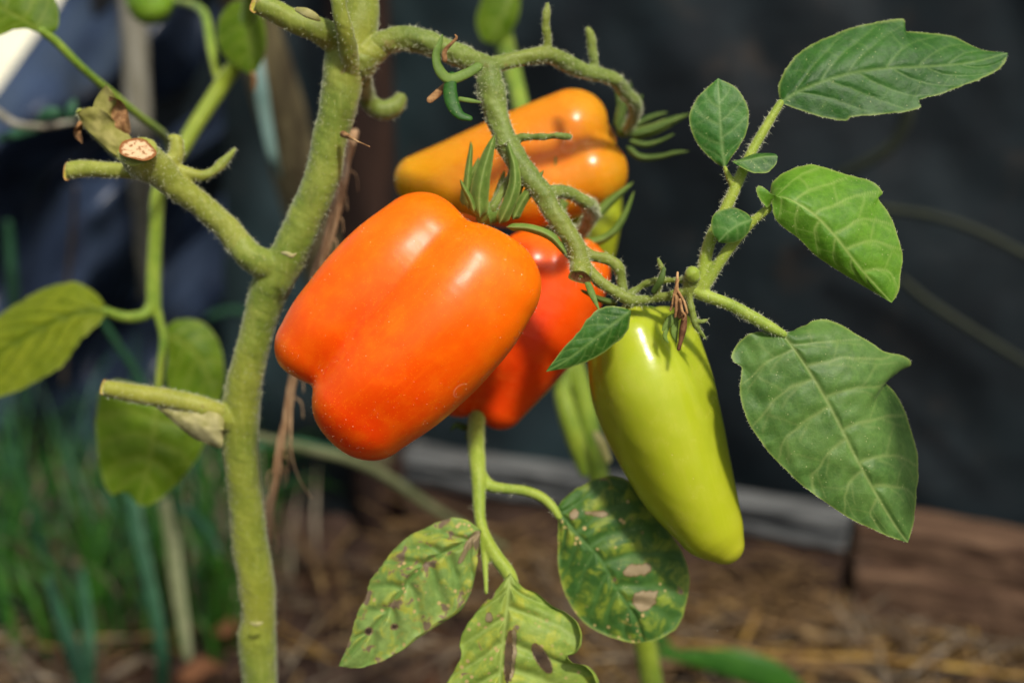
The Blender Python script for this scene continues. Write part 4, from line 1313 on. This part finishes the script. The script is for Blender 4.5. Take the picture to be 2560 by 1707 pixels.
obj('bud', V, f, M['stem_shoot'], truss)


for mid_, l_, r_, D_, m_, sd in (
        ([(318, 392), (280, 350), (238, 308), (192, 282)], [(285, 385), (248, 352), (212, 318)], [(330, 350), (300, 318), (262, 280), (222, 268)], .405, 'dry_leaf', 61),
        ([(280, 350), (252, 300), (250, 255), (264, 212)], [(262, 340), (232, 290), (238, 250)], [(296, 320), (285, 285), (290, 250), (280, 228)], .409, 'dry_leaf', 62),
        ([(312, 345), (310, 300), (292, 262), (272, 240)], [(296, 330), (280, 295), (272, 262)], [(326, 330), (322, 290), (306, 255)], .408, 'withered', 63),
        ([(205, 300), (192, 325), (196, 345), (206, 360)], [(195, 305), (184, 325), (188, 345)], [(212, 312), (202, 328), (206, 345)], .411, 'withered', 64)):
    leaf(branch, mid_, l_, r_, D_, [0, 14, -6, 8], [-14, 16, -18, 8], [8, -22, 14, 8], m_, nv=2, amp=6, seed=sd, crumple=3.5, name='withered_leaf')
leaf(stub, [(560, 1075), (500, 1058), (440, 1032), (374, 1004)], [(552, 1118), (515, 1108), (478, 1092), (430, 1052)], [(555, 1040), (505, 1022), (450, 1008), (410, 1002)],
     .4185, [18, 22, 20, 14], [-6, -4, 4, 14], [14, 18, 16, 14], 'dry_sheath', nv=3, amp=4, crumple=2.4, seed=30, name='dry_sheath', label='pale dry peeling skin under the stub')

# ---- leafy shoot at the end of the truss
sh = [px_tube([(1745, 722, 17, .379), (1752, 705, 17, .379), (1772, 612, 16, .378), (1800, 550, 15, .378), (1829, 490, 15, .378), (1875, 388, 13, .379), (1918, 312, 12, .38), (1951, 258, 10, .381)], seg=14),
      px_tube([(1745, 728, 17, .379), (1762, 712, 16, .378), (1818, 628, 14, .376), (1875, 561, 12, .375), (1920, 522, 11, .374)], seg=14),
      px_tube([(1740, 728, 18, .379), (1760, 738, 16, .378), (1823, 761, 15, .377), (1880, 792, 16, .376), (1925, 818, 15, .376), (1958, 836, 11, .376)], seg=14),
      px_tube([(1832, 462, 10, .378), (1820, 438, 8, .378), (1812, 420, 6, .378)], seg=10),
      px_tube([(1862, 415, 6, .378), (1850, 408, 5, .377), (1836, 404, 4, .376)], seg=8)]
shoot = weld('leafy_shoot', sh, M['stem_shoot'], plant, hair=2400, hair_len=0.0011, voxel=.0004, smooth=4, seed=10)
leaf(shoot, [(1950, 257), (2007, 224), (2109, 188), (2211, 172), (2330, 166), (2430, 156), (2520, 133)],
     [(1946, 220), (1956, 188), (1992, 138), (2048, 102), (2119, 74), (2186, 56), (2240, 50), (2259, 48), (2262, 62), (2259, 78), (2303, 82), (2374, 89), (2415, 107), (2456, 125)],
     [(1962, 262), (2007, 278), (2068, 296), (2114, 302), (2127, 293), (2211, 286), (2262, 281), (2300, 268), (2300, 250), (2364, 232), (2436, 204), (2487, 181), (2512, 158)],
     .384, [0, 4, 0, -20, -50], [-10, -40, -55, -60, -50], [0, 12, 18, -5, -50], 'leaf_green', fringe=220, nv=6, amp=5, slant=.34, seed=1, label='broad dark green leaflet with a tan fleck near its upper edge',
     patches=[(2200, 66, 17, 8, -.35)])
leaf(shoot, [(1812, 422), (1804, 350), (1799, 270), (1795, 196)], [(1778, 398), (1742, 357), (1724, 311), (1724, 286), (1747, 240)], [(1829, 393), (1859, 347), (1873, 296), (1864, 255), (1839, 219)],
     .378, [0, 6, 4, -10], [-8, -6, -6, -10], [-4, 10, 4, -10], 'leaf_young', fringe=120, nv=4, amp=4, seed=2, label='upright oval blue-green leaflet')
leaf(shoot, [(1830, 404), (1870, 400), (1910, 392), (1945, 392)], [(1850, 398), (1885, 385), (1915, 383), (1938, 385)], [(1855, 420), (1885, 433), (1915, 432), (1938, 415)],
     .374, [0, 4, 2, 0], [-15, -20, -15, 0], [6, 14, 10, 0], 'leaf_green', nv=3, amp=2, seed=3, label='tiny dark folded leaflet on the shoot')
leaf(shoot, [(1918, 520), (1956, 495), (2028, 531), (2089, 592), (2140, 658), (2190, 715), (2229, 757)],
     [(1925, 480), (1935, 450), (1977, 424), (2033, 412), (2109, 434), (2180, 454), (2206, 480), (2196, 496), (2226, 541), (2255, 628), (2252, 680), (2244, 735)],
     [(1900, 500), (1892, 480), (1893, 470), (1905, 467), (1925, 485), (1935, 540), (1956, 566), (1997, 597), (2038, 638), (2089, 673), (2145, 707), (2201, 740)],
     .372, [0, 30, 34, 30, 16, 0], [-40, -60, -50, -30, -10, 0], [10, 10, 6, 0, -6, 0], 'leaf_bright', fringe=220, nv=6, amp=6, slant=.26, seed=4, label='bright folded yellow-green leaflet with its half bent back')
leaf(shoot, [(1880, 550), (1850, 560), (1820, 580), (1796, 606)], [(1870, 535), (1840, 520), (1812, 522), (1784, 535), (1779, 560), (1782, 585)], [(1872, 580), (1850, 602), (1825, 608), (1810, 608)],
     .371, [0, 14, 16, 6], [0, 10, 6, 0], [0, -6, -6, 0], 'leaf_young', nv=3, amp=3, seed=5, label='small round leaflet beside the stalk')
leaf(shoot, [(1953, 830), (2007, 904), (2058, 986), (2094, 1052), (2135, 1134), (2191, 1236), (2237, 1312), (2270, 1356)],
     [(1975, 829), (2002, 817), (2033, 802), (2058, 798), (2099, 810), (2140, 835), (2181, 858), (2211, 879), (2262, 891), (2278, 907), (2262, 922), (2226, 937), (2204, 945), (2237, 981), (2262, 1027), (2280, 1083), (2293, 1134), (2295, 1185), (2290, 1246), (2285, 1302)],
     [(1931, 835), (1900, 829), (1869, 838), (1844, 858), (1831, 884), (1834, 904), (1854, 919), (1849, 965), (1854, 1006), (1869, 1052), (1895, 1093), (1925, 1134), (1966, 1175), (2002, 1210), (2058, 1251), (2119, 1292), (2170, 1317), (2221, 1340)],
     .376, [0, 10, 18, 22, 24, 22, 14, 8], [-20, -40, -40, -80, -100, -90, -40, 8], [-30, -20, 0, 4, 8, 10, 10, 8], 'leaf_grey', pw=2.4, fringe=380, nv=6, amp=11, crumple=1.6, slant=.20, seed=6, label='largest grey-green leaflet hanging at the right, half in shadow', vw=1.2)
# leaflet that hangs in front of the green tomato
tl = leaf(truss, [(1578, 776), (1530, 812), (1480, 852), (1420, 898), (1364, 929)], [(1574, 805), (1565, 834), (1530, 865), (1491, 893), (1430, 918)], [(1555, 768), (1519, 765), (1484, 781), (1443, 832), (1402, 878)],
          .372, [0, 6, 6, 2, -8], [-4, -10, -12, -6, -8], [-10, -6, -2, -4, -8], 'leaf_green', nv=5, amp=5, slant=.3, seed=7, label='small pointed leaflet lying before the red and green fruit')

# ---- leaf added out of view to shade the right edge of the largest leaflet
oh = weld('added_shade_leaf', [px_tube([(903, -130, 20, .405), (1150, -500, 20, .44), (2000, -1000, 20, .48), (2700, -1000, 20, .42), (2980, -400, 18, .33), (2885, 160, 12, .291)], seg=12, step=12)], M['stem_shoot'], plant, voxel=.0008, smooth=3, seed=40)
leaf(oh, [(2885, 150), (2895, 320), (2895, 520), (2880, 720)], [(2830, 200), (2790, 320), (2790, 520), (2815, 650)], [(2960, 200), (3020, 330), (3010, 540), (2950, 660)], .291, [0, 10, 10, 0], [-20, -30, -30, 0], [-20, -30, -30, 0], 'leaf_green', nv=5, amp=6, seed=41, dens=8)

# ---- hanging side shoot behind at the left
hs = [px_tube([(880, -150, 26, .43), (760, -110, 24, .47), (650, -60, 22, .52), (620, 45, 20, .54), (594, 147, 21, .545), (554, 214, 21, .55), (500, 296, 20, .545), (455, 370, 20, .54), (420, 425, 19, .535), (395, 490, 19, .53), (388, 600, 18, .53), (384, 700, 19, .53), (384, 765, 19, .53)], seg=14),
      px_tube([(384, 760, 17, .53), (362, 786, 15, .528), (330, 793, 14, .525), (300, 790, 13, .523), (264, 777, 11, .52)], seg=12),
      px_tube([(384, 755, 15, .53), (400, 805, 11, .53), (408, 850, 10, .53), (400, 920, 9, .53), (394, 990, 8, .53)], seg=10),
      px_tube([(554, 214, 16, .55), (531, 134, 13, .56), (513, 40, 12, .58), (480, 12, 11, .60), (440, 4, 9, .618)], seg=10),
      px_tube([(430, 400, 14, .535), (412, 342, 11, .50), (350, 292, 11, .48), (270, 226, 11, .465), (200, 165, 11, .455), (140, 105, 12, .45), (104, 78, 11, .447)], seg=12)]
hang = weld('hanging_shoot', hs, M['stem_back'], plant, voxel=.0006, smooth=4, seed=12)
leaf(hang, [(268, 777), (190, 782), (100, 820), (0, 880), (-90, 950)], [(250, 806), (201, 851), (156, 913), (89, 954), (22, 985), (-60, 1000)], [(250, 744), (215, 716), (179, 705), (112, 721), (45, 757), (0, 788), (-60, 850)],
     .52, [0, 10, 10, 5, 0], [10, 30, 30, 20, 0], [-20, -40, -50, -40, 0], 'leaf_olive', nv=5, amp=14, slant=.5, seed=8, vw=1.8, label='backlit yellow-green leaflet at the left edge')
leaf(hang, [(404, 838), (450, 850), (500, 900), (548, 1010)], [(418, 880), (415, 950), (440, 1000), (500, 1030)], [(425, 808), (465, 796), (510, 808), (545, 850), (560, 910), (560, 965)],
     .54, [0, 8, 6, 0], [0, 0, 0, 0], [-10, -20, -20, 0], 'leaf_back', nv=4, amp=6, seed=9, vw=1.6, label='rounded green leaflet just left of the main stem')
leaf(hang, [(394, 985), (388, 1060), (372, 1160), (345, 1262)], [(300, 950), (255, 975), (240, 1040), (242, 1110), (258, 1200), (282, 1238), (310, 1225)], [(470, 990), (520, 1060), (495, 1140), (455, 1195), (410, 1240), (375, 1262)],
     .525, [0, 14, 18, 10], [-10, -10, -4, 10], [-20, -20, -10, 10], 'leaf_back', nv=5, amp=8, seed=10, vw=1.8, label='large drooping green leaflet below the cut stub at left')
leaf(hang, [(110, 84), (60, 50), (0, 18), (-70, -30)], [(100, 84), (60, 72), (20, 80), (-40, 95)], [(140, 78), (147, 45), (140, 5), (100, -60), (0, -90)],
     .447, [0, 6, 6, 0], [0, 4, 10, 0], [-10, -30, -30, 0], 'leaf_back', nv=4, amp=5, seed=11, label='dark green leaflet in the upper left corner')
leaf(hang, [(612, 0), (622, 60), (625, 120), (632, 188)], [(640, 10), (662, 60), (665, 120), (650, 165)], [(575, 10), (548, 50), (545, 110), (575, 155), (610, 178)],
     .54, [0, 10, 10, 0], [-10, -20, -10, 0], [-10, -20, -10, 0], 'leaf_back', nv=4, amp=5, seed=12, label='hanging green leaflet left of the bark stake')
V, f = px_tube([(633, 185, 6, .54), (636, 205, 7, .541), (634, 228, 3, .542)], seg=8)
obj('withered_tip', V, f, M['withered'], hang)

# ---- thin weed leaning in at the left edge
wp = thing('weed_plant', P(-40, 255, .62), 'thin weed with tiny green leaves leaning in at the left edge', 'weed')
V, f = px_tube([(-60, 240, 8, .62), (0, 285, 9, .62), (45, 312, 9, .62), (110, 315, 8, .62), (185, 305, 6, .62)], seg=8)
obj('stalk', V, f, M['dry_stalk'], wp)
for pts in ([(90, 310, 5, .62), (110, 288, 13, .615), (140, 282, 13, .615), (160, 296, 4, .62)], [(175, 305, 5, .62), (178, 272, 13, .618), (186, 250, 4, .62)], [(0, 345, 8, .63), (60, 330, 12, .63), (120, 318, 4, .62)]):
    V, f = px_tube(pts, seg=8, flat=.2)
    obj('leaf', V, f, M['grass_blue'], wp)

# ================================================================== second plant, behind
b2 = G(1700, 2100, 0.0); e2 = P(1640, 1780, .56)
plant2 = thing('tomato_plant', (e2[0], e2[1], -0.01), 'second tomato plant behind, with thin stem and yellow-spotted lower leaves', 'tomato plant')
st2 = [px_tube([(1238, -120, 24, .62), (1245, 0, 26, .61), (1258, 90, 26, .60), (1280, 180, 24, .59), (1300, 260, 22, .58), (1340, 450, 22, .56), (1390, 700, 22, .55), (1420, 860, 24, .55), (1445, 950, 26, .55), (1470, 1060, 28, .55), (1490, 1160, 28, .55), (1520, 1300, 26, .55), (1570, 1480, 26, .555), (1610, 1600, 28, .56), (1640, 1780, 30, .56)], seg=16),
       sweep(np.array([e2 + (0, 0, .004), np.array((e2[0], e2[1], -0.01))]), np.array([.0055, .007]), 16),
       px_tube([(1430, 900, 20, .55), (1405, 960, 22, .545), (1420, 1040, 26, .54), (1445, 1120, 24, .54), (1460, 1180, 14, .54)], seg=12)]
stem2 = weld('main_stem', st2, M['stem_back'], plant2, voxel=.0007, smooth=4, seed=13)
leaf(stem2, [(1290, -40), (1265, 20), (1245, 60), (1225, 110)], [(1220, -20), (1195, 30), (1190, 60), (1205, 100)], [(1300, 0), (1290, 60), (1260, 100)],
     .59, [0, 8, 8, 0], [-10, -10, -10, 0], [-10, -10, -10, 0], 'leaf_back', nv=3, amp=4, seed=13, name='leaf', label='blurred green leaf at the top edge above the amber tomato')
V, f = px_tube([(1490, 1085, 9, .527), (1505, 1110, 12, .526), (1520, 1150, 8, .526)], seg=8, flat=.5)
obj('scar', V, f, M['dry_sheath'], stem2)

rc = [px_tube([(1400, 830, 24, .545), (1330, 900, 24, .52), (1240, 960, 24, .475), (1196, 1030, 22, .44), (1190, 1107, 22, .425), (1193, 1150, 22, .418), (1196, 1200, 19, .413), (1200, 1298, 15, .408), (1215, 1345, 16, .405), (1240, 1390, 18, .402), (1275, 1440, 18, .40), (1290, 1500, 12, .398)], seg=16),
      px_tube([(1196, 1180, 18, .415), (1222, 1212, 16, .414), (1259, 1220, 13, .413), (1310, 1226, 13, .412), (1350, 1240, 13, .411), (1380, 1265, 12, .41), (1398, 1292, 9, .409)], seg=12),
      px_tube([(1205, 1310, 14, .407), (1212, 1400, 9, .402), (1216, 1480, 6, .398)], seg=10)]
cleaf = weld('compound_leaf', rc, M['stem_shoot'], plant2, voxel=.0005, smooth=4, seed=14, hair=1500)
for pts in ([(1180, 1072, 8, .44), (1160, 1068, 9, .438), (1140, 1062, 7, .437), (1128, 1074, 3, .437)], [(1175, 1075, 7, .436), (1168, 1088, 5, .435), (1164, 1098, 2, .435)]):
    V, f = px_tube(pts, seg=8, flat=.4)
    obj('stipule', V, f, M['sepal_dark'], cleaf)
leaf(cleaf, [(1204, 1326), (1150, 1362), (1070, 1404), (1004, 1475), (960, 1540), (905, 1600), (847, 1664)],
     [(1200, 1400), (1200, 1450), (1190, 1505), (1168, 1545), (1125, 1568), (1060, 1605), (1010, 1640), (950, 1666), (890, 1677)],
     [(1184, 1308), (1162, 1294), (1130, 1291), (1098, 1300), (1055, 1319), (1021, 1336), (983, 1370), (945, 1421), (923, 1447), (915, 1489), (893, 1528), (881, 1574), (868, 1613)],
     .401, [0, 10, 16, 18, 16, 12, 6], [-8, -10, -6, -4, 0, 4, 6], [-14, -20, -16, -12, -8, 0, 6], 'leaf_spotted', nv=6, amp=30, slant=.2, seed=15, vw=1.3, curl=(.3, .08), label='mottled yellow-green leaflet with purple-brown spots',
     holes=[(922, 1577, 8, 8, 0), (986, 1566, 7, 6, 0)], patches=[(1180, 1350, 34, 10, -.9), (1160, 1385, 28, 6, -1.1)], crumple=1.4)
leaf(cleaf, [(1275, 1432), (1268, 1520), (1258, 1600), (1250, 1700), (1245, 1850)],
     [(1312, 1472), (1346, 1480), (1384, 1512), (1428, 1530), (1462, 1556), (1474, 1598), (1458, 1634), (1424, 1640), (1446, 1662), (1492, 1664), (1520, 1720), (1440, 1800), (1340, 1850)],
     [(1225, 1490), (1200, 1515), (1161, 1566), (1144, 1604), (1149, 1638), (1130, 1680), (1100, 1730), (1110, 1800), (1180, 1850)],
     .396, [0, 8, 10, 10, 6], [-10, -34, 10, -40, -6, 0], [-8, -10, -8, -4, 0, 6], 'leaf_lobed', nv=5, curl=(.16, .08), amp=26, slant=.16, seed=16, vw=1.4, rim=8, label='ragged lobed yellow-green leaflet with torn slits at the bottom edge',
     holes=[(1228, 1465, 9, 32, 0.05), (1272, 1640, 9, 66, .06), (1355, 1645, 14, 42, -.55), (1192, 1497, 5, 24, .2)], patches=[(1283, 1630, 8, 66, .06), (1223, 1543, 9, 11, 0)], crumple=1.5)
leaf(cleaf, [(1392, 1268), (1446, 1337), (1501, 1396), (1540, 1468), (1587, 1541), (1608, 1604)],
     [(1415, 1240), (1455, 1213), (1497, 1194), (1540, 1190), (1580, 1209), (1650, 1300), (1700, 1370), (1722, 1430), (1720, 1490), (1701, 1553), (1667, 1587), (1629, 1602)],
     [(1395, 1298), (1395, 1362), (1397, 1426), (1412, 1481), (1434, 1524), (1463, 1558), (1497, 1579), (1540, 1596), (1587, 1607)],
     .412, [0, 8, 14, 14, 10, 4], [-10, -20, -26, -26, -16, 4], [-4, -10, -14, -14, -8, 4], 'leaf_dark', nv=6, amp=18, slant=.2, seed=18, vw=1.3, rim=5, label='dark green shaded leaflet with tan dead patches',
     patches=[(1593, 1425, 34, 16, -.2), (1610, 1500, 30, 24, -.5), (1435, 1285, 10, 14, .5), (1492, 1283, 28, 7, .05)])
